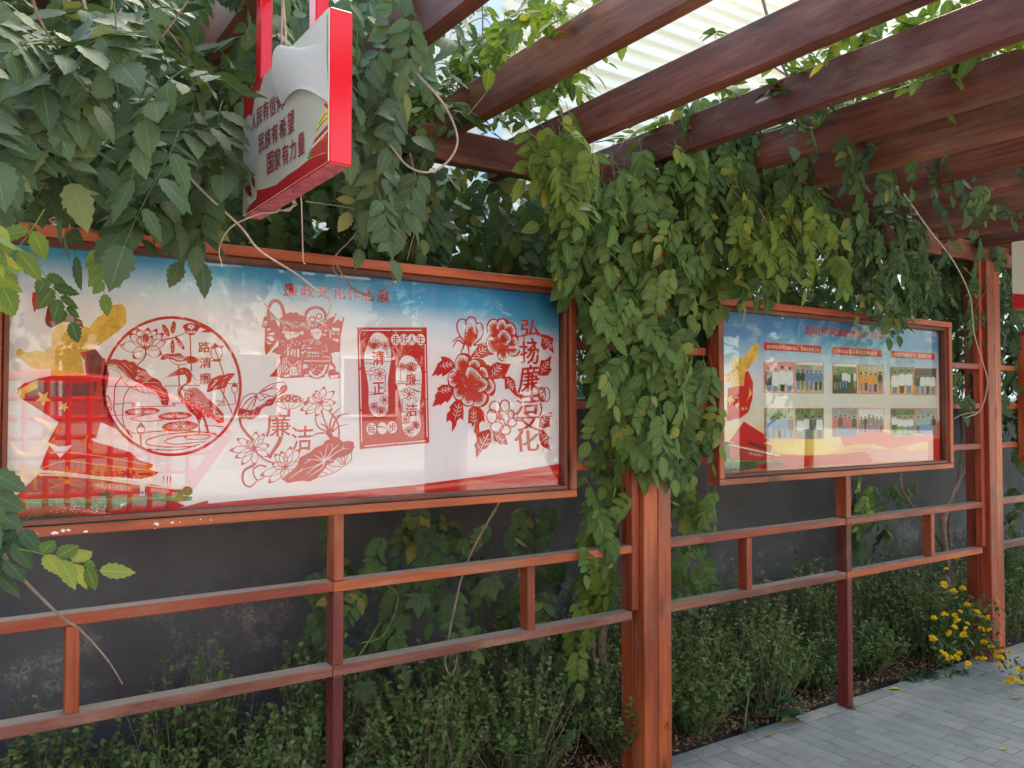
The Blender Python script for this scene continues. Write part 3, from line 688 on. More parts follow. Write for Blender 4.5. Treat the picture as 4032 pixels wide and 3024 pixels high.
# ---------------- red panel with two foot soles
Dd = Draw(1360, 1240, 2.963, pl)
Dd.poly(c, '138,145 948,145 978,1492 167,1567').up()
for P in ('192,180 532,180', '545,180 888,180', '165,230 172,610', '172,640 184,1098', '184,1118 192,1482', '930,342 936,655', '937,672 944,980', '945,992 953,1428', '222,1532 585,1498', '600,1497 943,1468'): Dd.stroke(w_, P, 11, smooth=0)
for x in (585, 680, 775, 877): Dd.ell(w_, x, 288, 52, 66)
for x, y in ((303, 1330), (430, 1322), (545, 1312)): Dd.ell(w_, x, y, 58, 70)
Dd.poly(w_, '290,265 330,215 400,208 450,230 475,268 500,310 525,400 535,500 520,600 505,700 495,800 500,900 500,1000 495,1100 470,1160 400,1188 330,1170 285,1110 270,1000 272,900 265,800 245,700 225,600 218,500 230,420 260,340', 2)
Dd.poly(w_, '640,530 680,480 740,473 800,500 820,540 860,590 885,650 892,750 885,850 880,950 868,1050 865,1150 878,1280 860,1370 790,1420 720,1410 670,1340 655,1200 655,1100 640,1000 625,900 600,820 590,720 605,620', 2)
Dd.up()
Dd.text(c, '走', '545,240 625,240 625,335 545,335', .03).text(c, '好', '640,235 722,235 722,335 640,335', .03).text(c, '人', '738,235 815,235 815,335 738,335', .03).text(c, '生', '835,240 920,240 920,335 835,335', .03)
Dd.text(c, '每', '255,1275 350,1270 350,1385 258,1388', .03).text(c, '步', '500,1258 592,1252 592,1368 502,1370', .03).stroke(c, '365,1310 420,1305 485,1325', 20, 8)
Dd.text(c, '清', '310,425 450,420 450,580 320,590', .05).text(c, '正', '320,790 450,785 450,920 325,930', .05).text(c, '廉', '705,690 825,680 825,820 705,825', .05).text(c, '洁', '705,1040 835,1030 835,1180 705,1185', .05)
def flower(D, x, y, r_, n=8, w=6):
    for k in range(n):
        t = 2*math.pi*k/n; D.petal(c, x+r_*.2*math.cos(t), y+r_*.2*math.sin(t), x+r_*math.cos(t), y+r_*math.sin(t), r_*.55, w)
    D.ell(c, x, y, r_*.25, r_*.25, 0, 8)
for x, y, r_ in ((400, 690, 75), (455, 990, 55), (420, 1130, 60), (330, 1070, 45), (465, 360, 48), (740, 920, 75), (700, 1220, 55), (740, 1360, 60), (820, 1290, 45), (655, 600, 48), (770, 610, 60), (340, 340, 70)): flower(Dd, x, y, r_)
for x, y, a in ((340, 390, 0), (770, 650, 0)):
    for k in range(7): Dd.petal(c, x, y, x-90+30*k, y-95+abs(k-3)*10, 30, 6)
for P in ('222,520 330,520', '225,560 330,570', '450,500 535,490', '450,540 530,545', '240,660 330,650 400,620', '290,650 300,620 350,615', '240,690 330,700', '470,700 460,900', '280,900 330,905', '270,930 360,930', '450,890 498,885', '600,770 700,780', '600,800 700,800', '820,770 890,765', '820,800 885,810', '625,900 700,880', '780,860 880,900', '660,980 665,1130', '655,1130 720,1135', '840,1125 865,1120', '800,880 860,900', '660,1270 760,1250 860,1260', '290,1040 380,1020', '640,640 645,760', '485,400 490,480', '820,960 830,1020', '300,770 290,720 310,690'): Dd.stroke(c, P, 7)
for _ in range(26):
    Dd.stroke(c, [(rr.uniform(290, 480), rr.uniform(1010, 1170)) if _ % 2 else (rr.uniform(670, 860), rr.uniform(1250, 1400))]*1+[(rr.uniform(290, 480), rr.uniform(1060, 1150)) if _ % 2 else (rr.uniform(680, 850), rr.uniform(1280, 1380))], 4, 3, smooth=0)
Dd.build('paper_cut', P1)

# ---------------- peonies and vertical lettering
Ee = Draw(1660, 1200, 2.514, pl)
def pleaf(D, P): D.poly(c, P)
for P in ('320,570 280,530 230,512 190,512 200,550 160,580 135,640 95,712 150,690 155,710 200,680 205,715 260,680 300,650 330,620', '330,800 280,790 205,790 150,830 165,850 130,900 135,930 103,1010 180,985 180,1000 240,950 250,975 290,930 310,880',
          '380,940 330,950 275,1010 285,1040 250,1080 245,1165 280,1140 300,1170 300,1265 345,1190 350,1150 380,1120 412,1145 418,1060 410,980', '500,1000 465,1040 460,1180 490,1170 500,1210 530,1180 520,1250 540,1290 575,1270 570,1180 600,1150 635,1165 620,1110 630,1090 600,1040 560,1000',
          '660,640 700,590 750,565 800,580 885,585 860,640 830,700 850,740 780,730 700,745 670,720', '820,720 870,705 920,750 930,800 945,880 1000,900 990,940 930,900 880,850 855,830 825,840', '1130,240 1180,290 1250,300 1310,335 1295,380 1310,485 1250,430 1210,450 1180,400 1190,330', '1150,700 1180,550 1230,545 1285,500 1270,620 1290,640 1250,700 1200,705',
          '1150,1240 1200,1235 1230,1270 1275,1310 1250,1340 1280,1445 1210,1410 1180,1390', '540,1290 600,1250 670,1230 690,1260 690,1350 640,1430 600,1440 540,1520 535,1420 520,1390 545,1350', '700,1260 760,1260 830,1300 855,1390 800,1370 790,1390 740,1350 720,1350', '1160,1210 1170,1120 1200,1090 1300,1055 1275,1120 1265,1180 1275,1205 1200,1225', '480,520 540,430 590,380 650,400 690,490 600,530 540,520'): pleaf(Ee, P)
for cx, cy, rx, ry, a in ((500, 760, 175, 210, 0), (420, 590, 95, 115, 0), (310, 740, 55, 85, 0), (380, 880, 70, 80, 0), (560, 600, 90, 70, 20), (640, 700, 80, 110, 0), (690, 820, 45, 85, 0), (580, 920, 90, 95, 0), (460, 940, 80, 70, 0),
                          (790, 340, 130, 140, 0), (710, 230, 70, 95, 0), (800, 190, 75, 60, 0), (880, 250, 60, 75, 0), (910, 350, 50, 90, 0), (915, 460, 60, 55, 0), (805, 490, 60, 70, 0), (690, 400, 55, 100, 0)): Ee.ell(c, cx, cy, rx, ry, a, 24)
Ee.poly(c, '430,240 480,190 540,220 560,260 550,330 500,390 490,420 440,400 420,330').stroke(c, '440,390 370,290 350,200 380,145 430,150 440,200', 14).stroke(c, '430,170 470,125 520,130 545,180', 14).stroke(c, '520,390 590,330 610,240 580,180 540,190', 14)
for P in ('440,390 380,320 300,370', '430,400 360,350 310,420', '460,400 470,500', '420,400 385,490', '510,390 550,400 640,380'): Ee.stroke(c, P, 20, 8)
for cx, cy, rx, ry in ((725, 1010, 52, 56), (825, 1000, 45, 58), (695, 1105, 50, 68), (885, 1085, 28, 42), (840, 1130, 28, 56), (895, 1165, 45, 42), (745, 1210, 62, 52), (830, 1240, 52, 46)): Ee.ring(c, cx, cy, rx, ry, 13, 20)
Ee.ell(c, 780, 1095, 44, 52)
Ee.ring(c, 1190, 885, 35, 70, 12, 20).ring(c, 1235, 890, 35, 70, 10, 20).ell(c, 1195, 915, 35, 50).stroke(c, '1175,970 1190,1040 1170,1100', 14)
for ch, q in (('弘', '985,145 1155,150 1165,305 990,310'), ('扬', '975,360 1160,355 1160,590 980,580'), ('廉', '985,600 1160,590 1165,840 950,880'), ('洁', '945,880 1180,850 1150,1080 935,1090'), ('文', '935,1080 1165,1070 1180,1250 950,1250'), ('化', '915,1245 1160,1240 1165,1445 935,1455')): Ee.text(c, ch, q, .04)
for P, ww in (('940,320 1000,310 1020,350', 12), ('960,410 1040,430', 12), ('920,1080 960,1080', 14), ('930,1140 1000,1150', 14), ('1090,330 1120,420 1090,560', 22), ('1165,830 1200,840', 14)): Ee.stroke(c, P, ww)
Ee.up()
def fringe(D, P, ln, n, inward):
    Q = catmull(pts(P), 8)
    Q = np.array(Q); idx = np.linspace(0, len(Q)-1, n)
    ix = np.array(inward)
    for k in idx:
        p = Q[int(k)]; d = ix-p; d = d/np.hypot(*d); l = ln*rr.uniform(.75, 1.15); nn = np.array([-d[1], d[0]])
        D._add(w_, [tuple(p+nn*5), tuple(p-nn*5), tuple(p+d*l)], [(0, 1, 2)])
    D.stroke(w_, P, 10)
for P, ln, n, iw in (('345,640 340,570 370,515 415,505 455,530', 50, 16, (430, 640)), ('470,580 510,550 550,560 575,600', 40, 11, (500, 680)), ('590,620 630,640 655,710', 42, 10, (540, 720)), ('270,740 280,690 320,670', 45, 7, (380, 760)), ('275,740 290,790 325,805', 40, 7, (380, 740)), ('325,840 330,900 360,930 395,930', 48, 12, (430, 800)),
                     ('405,950 430,980 480,990 510,970', 48, 12, (460, 850)), ('525,995 570,1000 620,960 640,900', 50, 14, (540, 840)), ('660,880 705,840 710,790 675,740', 42, 12, (600, 810)), ('440,690 460,630 490,625 540,660 590,720', 60, 16, (500, 780)), ('600,730 645,770 630,830 570,860', 45, 12, (520, 780)),
                     ('665,290 660,220 690,165 735,160', 45, 12, (760, 280)), ('745,230 770,165 810,155 835,210', 45, 11, (800, 290)), ('845,200 890,200 920,250 920,290', 40, 9, (840, 280)), ('650,400 660,340 700,325', 45, 8, (760, 400)), ('655,410 680,460 740,485', 45, 9, (740, 370)), ('760,510 800,545 845,540 855,490', 48, 11, (800, 420)), ('870,430 930,420 945,360 920,320', 42, 11, (850, 360)), ('880,490 930,490 960,440 950,415', 40, 9, (870, 430)), ('755,310 800,255 850,280 880,340 840,395', 50, 15, (800, 380)),
                     ('440,260 470,205 520,220 540,280', 42, 10, (480, 310)), ('475,160 500,165 525,180', 35, 5, (500, 260)), ('790,1060 825,1080 815,1130', 38, 8, (770, 1100)), ('1180,890 1210,880 1225,930', 34, 7, (1180, 940))): fringe(Ee, P, ln, n, iw)
Ee.poly(w_, '425,790 455,825 430,805').poly(w_, '755,370 772,395 760,385').poly(w_, '520,800 570,770 545,790')
for x0, y0, x1, y1 in ((180, 610, 310, 585), (170, 860, 290, 830), (330, 1140, 370, 980), (525, 1190, 510, 1050), (690, 710, 780, 600), (850, 730, 905, 840), (1200, 320, 1290, 430), (1180, 680, 1260, 560), (1180, 1260, 1250, 1380), (560, 1480, 660, 1280), (720, 1280, 820, 1360), (1180, 1190, 1270, 1080), (510, 510, 640, 430)):
    d = np.array([x1-x0, y1-y0]); n_ = np.array([-d[1], d[0]])*.3
    Ee.stroke(w_, [(x0, y0), (x1, y1)], 4, 8, smooth=0)
    for t in (.25, .5, .75):
        for sg in (1, -1):
            a = np.array([x0, y0])+d*t; Ee.stroke(w_, [tuple(a+n_*.25*sg), tuple(a+d*.16+n_*.8*sg)], 9, 3, smooth=0)
Ee.build('paper_cut', P1)

# ---------------- painted pillar, gate tower, hedge and red swoosh (poster 1)
Vv = Draw(0, 0, 1/VS, pl)
Vv.poly('red', '425,1090 560,1077 720,1064 900,1047 1060,1026 1218,1000 1219,1046 425,1098')
Vv.poly('palered', '900,1052 1218,1016 1218,1022 900,1060')
Vv.build('swoosh', P1)
Ff = Draw(20, 1150, 3.318, pl)
Ff.poly('red', '970,790 1180,740 1270,860 1300,860 1360,1070 1320,1330 1330,1500 1480,1800 1250,1700 1190,1900 900,2000 700,2020 560,1960 700,1700 260,1420 150,1330 160,1260 250,1190 430,1130 590,1095 1060,1090 1040,900', 0)
Ff.poly('maroon', '590,1190 1060,1190 1200,1170 1190,1340 590,1400 250,1420 170,1330 180,1260 430,1180').poly('maroon', '1060,800 1180,750 1270,860 1240,1090 1090,1090')  # maroon areas put dark reflections in the glass into the ribbon's ink
Ff.up()
Ff.poly('gold', '610,540 700,430 780,395 900,400 1000,440 1100,470 1200,330 1260,310 1350,200 1400,165 1530,160 1580,220 1590,400 1480,510 1300,640 1140,750 970,795 1000,860 1040,1090 600,1095')
Ff.poly('gold', '145,790 165,740 215,740 230,790 330,785 400,760 500,780 600,700 610,1000 420,1010 330,980 230,890 150,830').poly('gold', '160,1290 300,1210 420,1150 425,1260 260,1330 250,1400 160,1340')
Ff.poly('brick', '360,0 500,20 520,110 430,200 380,270 350,120').poly('maroon', '560,160 640,120 700,200 900,320 1000,370 1030,470 960,440 880,400 760,390 600,470 540,430 520,370')
Ff.up()
for k in range(46):
    x = rr.uniform(630, 980); y = rr.uniform(440, 1070); a = rr.uniform(25, 50)
    Ff.stroke('scale', [(x, y), (x+a*.5, y+14), (x+a, y+rr.uniform(-8, 12)), (x+a*1.5, y+14)], 8, 4)
for k in range(34):
    t = rr.random(); x = 1020+t*500+rr.uniform(-40, 40); y = 700-t*450+rr.uniform(-70, 70); r_ = rr.uniform(14, 34)
    Ff.stroke('scale', [(x+r_*(1-j/9)*math.cos(j*.8), y+r_*(1-j/9)*math.sin(j*.8)) for j in range(8)], 7, 4)
for k in range(14):
    x = rr.uniform(220, 480); y = 800+(x-200)*.3+rr.uniform(-30, 110); Ff.stroke('scale', [(x, y), (x+18, y+12), (x+36, y-4)], 7, 4)
for k in range(5): Ff.stroke('scale', [(980, 560+k*22), (1030, 550+k*22), (1090, 560+k*20)], 7, 4)
Ff.stroke('cream', '1040,830 1045,1085', 6, smooth=0)
def star(D, cc, x, y, r_, a=0):
    D.poly(cc, [(x+(r_ if k % 2 == 0 else r_*.42)*math.cos(a+k*math.pi/5), y+(r_ if k % 2 == 0 else r_*.42)*math.sin(a+k*math.pi/5)) for k in range(10)])
star(Ff, 'yellow', 500, 1390, 110, .3); star(Ff, 'yellow', 770, 1500, 70, .2)
Ff.build('pillar_print', P1)
Gg = Draw(20, 1550, 2.765, pl)
Gg.poly('cream', '40,760 400,800 1870,1030 1880,1150 40,1150')
Gg.poly('brick', '130,1100 380,860 640,880 1040,920 1470,990 1600,990 1880,1040 1880,1150 130,1150')
Gg.poly('red', '380,800 480,560 600,700 820,470 870,470 1000,530 1180,580 1370,640 1450,720 1610,770 1600,800 1560,830 1680,855 1610,900 1480,930 1040,900 640,850 400,830')
Gg.up()
Gg.poly('cream', '370,870 640,880 1040,912 1470,980 1870,1035 1870,1048 1470,1000 1040,935 640,900 370,890')
for k in range(15): Gg.stroke('maroon', [(560+k*66, 700+k*12), (560+k*66, 800+k*9)], 16, smooth=0)
for P in ('390,820 640,735 1000,770 1600,840', '480,640 700,640 1100,690 1590,785'): Gg.stroke('orange', P, 14)
Gg.poly('palered', '965,960 1390,1000 1390,1068 965,1040').poly('palered', '1578,1020 1790,1040 1790,1090 1578,1075')
Gg.poly('cream', '1470,980 1520,985 1520,1115 1470,1110')
for P in ('1730,890 1722,975', '1770,900 1760,975', '1805,905 1798,975'): Gg.stroke('red', P, 14, 4, smooth=0)
Gg.poly('green', '40,1150 400,1145 1050,1150 1350,1130 1870,1110 2040,1120 2030,1160 1800,1190 1240,1200 40,1210')
Gg.poly('deepgreen', '40,1195 700,1190 1260,1190 1250,1290 800,1320 420,1390 60,1420').poly('maroon', '1210,1290 1290,1210 1450,1160 1650,1150 1850,1170 1960,1220 1860,1250 1500,1275')
Gg.poly('red', '1980,1225 2212,1160 2212,1235 1900,1262 1300,1310 430,1400 430,1360 900,1310 1300,1280 1700,1255')
Gg.ell('green', 1985, 1060, 58, 52).ell('deepgreen', 1110, 1105, 90, 40).ell('deepgreen', 1640, 1105, 60, 34).ell('green', 1905, 1090, 40, 50)
Gg.up()
Gg.text('cream', '中华人民共和国万岁', '995,975 1370,1010 1370,1060 995,1032', .02).text('cream', '世界人民大团结万岁', '1592,1030 1780,1048 1780,1084 1592,1070', .02)
for _ in range(40): Gg.ell('cream', rr.uniform(480, 1100), rr.uniform(1210, 1300), 7, 5, 0, 6)
for k in range(26): Gg.ell('deepgreen', rr.uniform(60, 1200), rr.uniform(1165, 1185), 30, 6, 0, 8)
Gg.poly('blue', '1478,1060 1512,1065 1512,1110 1478,1105')
Gg.build('gate_tower_print', P1)

# ---------------- poster 2: banners and photographs
H = Draw(2780, 1180, 2.212, pl)
H.poly('red', '640,1350 900,1358 1200,1345 1400,1320 1460,1380 1440,1420 1000,1440 500,1475 400,1440 500,1380').poly('yellow', '540,1250 700,1220 1000,1225 1150,1300 1050,1350 800,1350 620,1330').poly('palered', '1170,1190 1500,1120 1650,1190 1830,1180 1900,1180 2060,1020 2065,1250 1900,1240 1600,1300 1450,1260 1300,1260 1200,1280')
H.poly('pink', '1200,1290 1500,1300 1930,1320 1935,1395 1450,1415 1430,1350 1350,1310').poly('red', '1935,1230 2068,1200 2070,1385 1935,1395')
H.poly('red', '190,770 330,740 330,640 370,620 410,720 405,860 370,980 300,1030 180,1060 185,950')
H.poly('gold', '230,520 330,500 430,370 465,400 450,500 340,640 330,750 230,755').poly('gold', '130,660 220,640 220,700 140,720').poly('gold', '380,760 400,820 340,900 370,850')
H.poly('brick', '200,1240 370,1290 640,1350 640,1410 200,1400').poly('red', '205,1230 330,1060 520,1180 555,1230 500,1250 580,1275 560,1330 300,1270').poly('deepgreen', '135,1230 200,1240 210,1390 140,1390')
H.poly('green', '138,1390 500,1410 690,1405 690,1425 140,1430').poly('deepgreen', '138,1420 440,1410 450,1470 140,1510').poly('maroon', '450,1470 520,1420 600,1410 690,1430 600,1465')
H.up()
H.stroke('cream', '200,1262 370,1300 640,1360', 12, smooth=0).stroke('maroon', '370,1245 560,1310', 30, smooth=0).text('cream', '中华人民共和国万岁', '375,1325 497,1345 497,1370 375,1352', .01)
star(H, 'yellow', 205, 870, 50, .2); star(H, 'yellow', 268, 920, 26, .2); star(H, 'yellow', 320, 950, 18, .2); star(H, 'yellow', 350, 945, 14, .2)
for k in range(18): H.stroke('scale', [(rr.uniform(240, 320), 540+k*11), (rr.uniform(250, 340), 548+k*11)], 7, 4, smooth=0)
for k in range(12): t = rr.random(); H.ring('scale', 350+t*90, 600-t*190, 14, 12, 5, 10)
H.poly('red', '500,370 1002,405 1002,465 506,438').poly('red', '1100,410 1530,438 1530,500 1100,478').poly('red', '1608,442 1993,468 1993,525 1608,503')
for x0, x1, yt, yb in ((508, 765, 548, 805), (780, 1020, 545, 812), (1105, 1312, 560, 815), (1328, 1540, 572, 818), (1607, 1805, 588, 822), (1815, 2003, 600, 828), (512, 768, 948, 1208), (782, 1022, 948, 1210), (1105, 1315, 948, 1190), (1332, 1545, 948, 1185), (1612, 1810, 950, 1178), (1820, 2005, 950, 1170)):
    H.poly('palered', [(x0-5, yt-5), (x1+5, yt-3), (x1+5, yb+5), (x0-5, yb+5)])
H.text('red', '新民村党风廉政建设工作剪影', '865,225 1570,285 1570,345 865,305', .03)
H.up()
H.text('cream', '省市领导调研党风廉政建设、精准扶贫等工作', '530,392 985,425 985,455 530,425', .02).text('cream', '举办丰富多彩的文体活动', '1150,430 1490,452 1490,487 1150,465', .02).text('cream', '开展党风廉政学习、宣讲等工作', '1640,460 1960,480 1960,512 1640,493', .02)
scn = [('pink', 'shirt', 4, 1.5, 'sand'), ('grey', 'blue', 6, .9, 'sand'), ('leaf', 'shirt', 8, .8, 'dark'), ('sand', 'orange', 5, .9, 'pink'), ('leaf', 'shirt', 3, 1.4, 'gold'), ('dark', 'shirt', 4, 1.1, 'sand'),
       ('leaf', 'blue', 5, 1.1, 'grey'), ('leaf', 'shirt', 4, 1.1, 'khaki'), ('grey', 'palered', 5, 1.0, 'blue'), ('shirt', 'khaki', 6, .8, 'palered'), ('leaf', 'shirt', 4, .9, 'green'), ('grey', 'teal', 4, .9, 'blue')]
for (x0, x1, yt, yb), (bgc, sh, n, sc_, fl) in zip(((508, 765, 548, 805), (780, 1020, 545, 812), (1105, 1312, 560, 815), (1328, 1540, 572, 818), (1607, 1805, 588, 822), (1815, 2003, 600, 828), (512, 768, 948, 1208), (782, 1022, 948, 1210), (1105, 1315, 948, 1190), (1332, 1545, 948, 1185), (1612, 1810, 950, 1178), (1820, 2005, 950, 1170)), scn):
    H.depth = 3
    H.poly(bgc, [(x0, yt), (x1, yt), (x1, yb), (x0, yb)]); H.depth = 4
    ym = yt+(yb-yt)*.62; H.poly(fl, [(x0, ym), (x1, ym-8), (x1, yb), (x0, yb)])
    H.poly('cream', [(x0, yt), (x1, yt), (x1, yt+30), (x0, yt+18)]) if n > 5 else None
    H.depth = 5
    for k in range(n):
        x = x0+(x1-x0)*(k+.6)/(n+.2); hh = (yb-yt)*.28*sc_; yh = yt+(yb-yt)*(.30 if sc_ < 1.2 else .2)+rr.uniform(-8, 14); hw = min((x1-x0)/n*.52, 40)
        H.poly(sh if rr.random() < .75 else 'dark', [(x-hw*.8, yh+hw*.55), (x+hw*.8, yh+hw*.55), (x+hw, yh+hh), (x+hw*.6, yh+hh*1.3), (x-hw*.6, yh+hh*1.3), (x-hw, yh+hh)])
        H.poly(rr.choice(('dark', 'khaki', 'blue')), [(x-hw*.6, yh+hh*1.3), (x+hw*.6, yh+hh*1.3), (x+hw*.5, min(yb-8, yh+hh*2.4)), (x-hw*.5, min(yb-6, yh+hh*2.4))])
        H.depth = 6; H.ell('skin', x, yh, hw*.42, hw*.55, 0, 10); H.ell('dark', x, yh-hw*.28, hw*.44, hw*.36, 0, 10); H.depth = 5
H.build('photo_print', P2)
# ================================================================== hanging sign box
RED_GLOSS = flat('glossy_red_enamel', (0.62, 0.008, 0.02), 0.18, 0.5)
VINYL = flat('cream_vinyl', (0.56, 0.57, 0.5), 0.42, 0.4)
VBACK = flat('white_vinyl_back', (0.62, 0.64, 0.63), 0.5, 0.3)
SOFF = flat('scuffed_red_underside', (0.5, 0.1, 0.12), 0.6, 0.3, 0.5)
def hang_sign(xf, y0, y1, z0, z1, ztop, label, draw=True, tilt=0.0):
    t = 0.05
    s = root('hanging_sign', (xf+t/2, (y0+y1)/2, z0), label, 'sign', 'red box signs hung from the rafters')
    box('sign_box', xf+0.0015, xf+t, y0, y1, z0, z1, RED_GLOSS, s, 0.002)
    box('underside', xf+0.004, xf+t-0.003, y0+0.004, y1-0.004, z0-0.0015, z0+0.004, SOFF, s, 0)
    f = box('sign_face', xf-0.0008, xf+0.0012, y0+0.002, y1-0.002, z0+0.002, z1-0.002, VINYL, s, 0)
    for yy in (y0+0.13, y1-0.08): box('hanger_bar', xf+0.012, xf+0.042, yy-0.02, yy+0.02, z1+0.0005, ztop, RED_GLOSS, s, 0.002)
    return s, f
S0 = (900, 0); SS = 1.843
XF = 0.63
def sp(zx, zy): return on_x(S0[0]+zx/SS, S0[1]+zy/SS, XF)
cor = [sp(90, 700), sp(125, 1545), sp(712, 95), sp(750, 1180)]
yf = (cor[0][1]+cor[1][1])/2; yn = (cor[2][1]+cor[3][1])/2
zt = (cor[0][2]+cor[2][2])/2; zb = (cor[1][2]+cor[3][2])/2
print('SIGN', [np.round(c_, 3) for c_ in cor], yf, yn, zb, zt)
sg, face = hang_sign(XF, yn, yf, zb, zt, 2.75, 'white sign box with red edges and peeling print, hung above the paper cut board')
def psx(px, py, lift):
    p = on_x(px, py, XF-0.0008-lift)
    p[1] = min(max(p[1], yn+0.002), yf-0.002); p[2] = min(max(p[2], zb+0.002), zt-0.002); return p
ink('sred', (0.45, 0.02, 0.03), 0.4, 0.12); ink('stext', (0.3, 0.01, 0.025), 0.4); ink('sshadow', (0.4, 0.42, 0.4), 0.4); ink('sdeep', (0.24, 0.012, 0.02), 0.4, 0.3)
Sg = Draw(900, 0, SS, psx)
Sg.poly('sred', '90,690 160,620 255,540 235,620 225,665 205,655 190,700 180,780 165,850 150,830 130,850 110,900 100,940').poly('sdeep', '115,1360 140,1340 160,1360 170,1420 155,1430 130,1400')
Sg.poly('sred', '125,1545 150,1500 200,1440 205,1380 260,1370 340,1345 430,1270 500,1225 580,1160 640,1130 750,1085 752,1180 140,1548')
Sg.poly('brick', '585,1150 600,1080 625,1010 735,890 742,1090 680,1110').poly('yellow', '625,985 640,920 690,800 730,750 737,870 680,910 640,960').poly('red', '690,760 705,740 735,760 730,790')
Sg.up()
Sg.stroke('dark', '632,955 690,880 737,845', 7, smooth=0).stroke('dark', '655,900 700,830 735,810', 6, smooth=0).stroke('cream', '605,1070 660,1010 740,930', 12, smooth=0).poly('palered', '665,1010 705,975 705,1000 665,1032').poly('green', '570,1150 590,1080 597,1130 590,1160')
Sg.poly('cream', '130,1440 150,1420 160,1450 190,1430 195,1380 180,1340 165,1300 178,1285 192,1320 190,1360 205,1410 195,1450 150,1490 140,1470').poly('sdeep', '165,1290 180,1283 192,1320 188,1370 172,1340')
star(Sg, 'yellow', 102, 795, 16, .3)
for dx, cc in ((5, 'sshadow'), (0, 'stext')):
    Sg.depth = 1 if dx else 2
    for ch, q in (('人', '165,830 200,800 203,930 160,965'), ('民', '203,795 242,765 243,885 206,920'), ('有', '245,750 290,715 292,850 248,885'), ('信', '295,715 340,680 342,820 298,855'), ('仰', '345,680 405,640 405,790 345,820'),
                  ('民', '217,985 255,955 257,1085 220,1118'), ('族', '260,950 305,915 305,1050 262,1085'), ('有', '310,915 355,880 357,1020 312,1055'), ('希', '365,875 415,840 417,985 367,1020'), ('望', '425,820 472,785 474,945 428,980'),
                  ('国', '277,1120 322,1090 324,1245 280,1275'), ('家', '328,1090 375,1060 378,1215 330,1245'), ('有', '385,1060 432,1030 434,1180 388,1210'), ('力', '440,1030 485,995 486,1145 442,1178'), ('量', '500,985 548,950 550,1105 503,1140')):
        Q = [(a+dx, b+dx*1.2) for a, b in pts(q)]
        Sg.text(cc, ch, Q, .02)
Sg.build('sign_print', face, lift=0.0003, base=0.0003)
# upper right of the print has torn away: bare white backing, and the loose sheet rolls forward
BK = Draw(900, 0, SS, psx)
INK['back'] = VBACK
BK.poly('back', '712,97 735,720 690,670 600,640 500,680 400,755 372,640 375,420 385,380 450,355')
BK.build('torn_backing', face, lift=0.0003, base=0.0016)
NU, NV = 26, 16; CV = []
lef = catmull([sp(*p) for p in ((455, 375), (420, 335), (385, 380), (372, 480), (372, 600), (385, 700), (397, 765))], 6)
rig = catmull([sp(*p) for p in ((715, 300), (722, 420), (728, 520), (731, 600), (733, 660), (734, 700), (736, 745))], 6)
bow = [sp(397, 765), sp(470, 712), sp(560, 685), sp(650, 690), sp(736, 745)]
for i in range(NU+1):
    u = i/NU
    for j in range(NV+1):
        v = j/NV; k_ = v*(len(lef)-1); a = lef[int(k_)]; b = rig[int(k_)]
        p = a*(1-u)+b*u
        p = p+np.array([0, 0, 0.03*math.sin(math.pi*u)*v*v])
        p[0] -= 0.003+(1-u)**3*(0.016*math.sin(math.pi*min(1, v*.9+.1)))+0.005*math.sin(math.pi*v)*math.sin(math.pi*u)+0.01*v**3*math.sin(math.pi*u)
        CV.append(p)
idx = np.arange((NU+1)*(NV+1)).reshape(NU+1, NV+1)
CF = np.stack([idx[:-1, :-1], idx[1:, :-1], idx[1:, 1:], idx[:-1, 1:]], -1).reshape(-1, 4)
link('curled_sheet', mesh_np('curled_sheet', CV, CF, VBACK, smooth=True), sg)
# second sign of the same kind further along
q2 = on_x(2187*VS, 665*VS, 5.2)
d_ = on_z(2187*VS, 668*VS, zb)
print('SIGN2 at', d_)
sg2, f2 = hang_sign(float(d_[0]), float(d_[1])-(yf-yn), float(d_[1]), zb, zt+0.02, 2.75, 'cream sign box hung from a rafter beside the far post, half hidden by leaves')
q_ = Draw(0, 0, 1, None); xf2 = float(d_[0]); ye = float(d_[1])
me = mesh_np('sign_print', [(xf2-.0014, ye-.002, zb+.002), (xf2-.0014, ye-.002, zb+.08), (xf2-.0014, ye-.1, zb+.06), (xf2-.0014, ye-.3, zb+.05), (xf2-.0014, ye-.68, zb+.09), (xf2-.0014, ye-.68, zb+.002)], [(0, 1, 2), (0, 2, 3), (0, 3, 5), (3, 4, 5)], INK['sred'])
sub('sign_print', me, f2)

# ================================================================== buildings beyond the wall
def corr_mat():
    s = NT('white_corrugated_sheet'); n = s.noise(1.2, 4, 0.5, s.coord('Object', (0.3, 1, 3)))
    s.color(s.ramp(n.outputs[0], [(0.35, (0.68, 0.64, 0.54)), (0.65, (0.8, 0.78, 0.72))]).outputs[0]); s.set(Roughness=0.55); return s.m
CORR = corr_mat()
sh = root('corrugated_shed', (14, 5.2, 0), 'tall white corrugated metal shed behind the pergola, seen between the rafters', 'building')
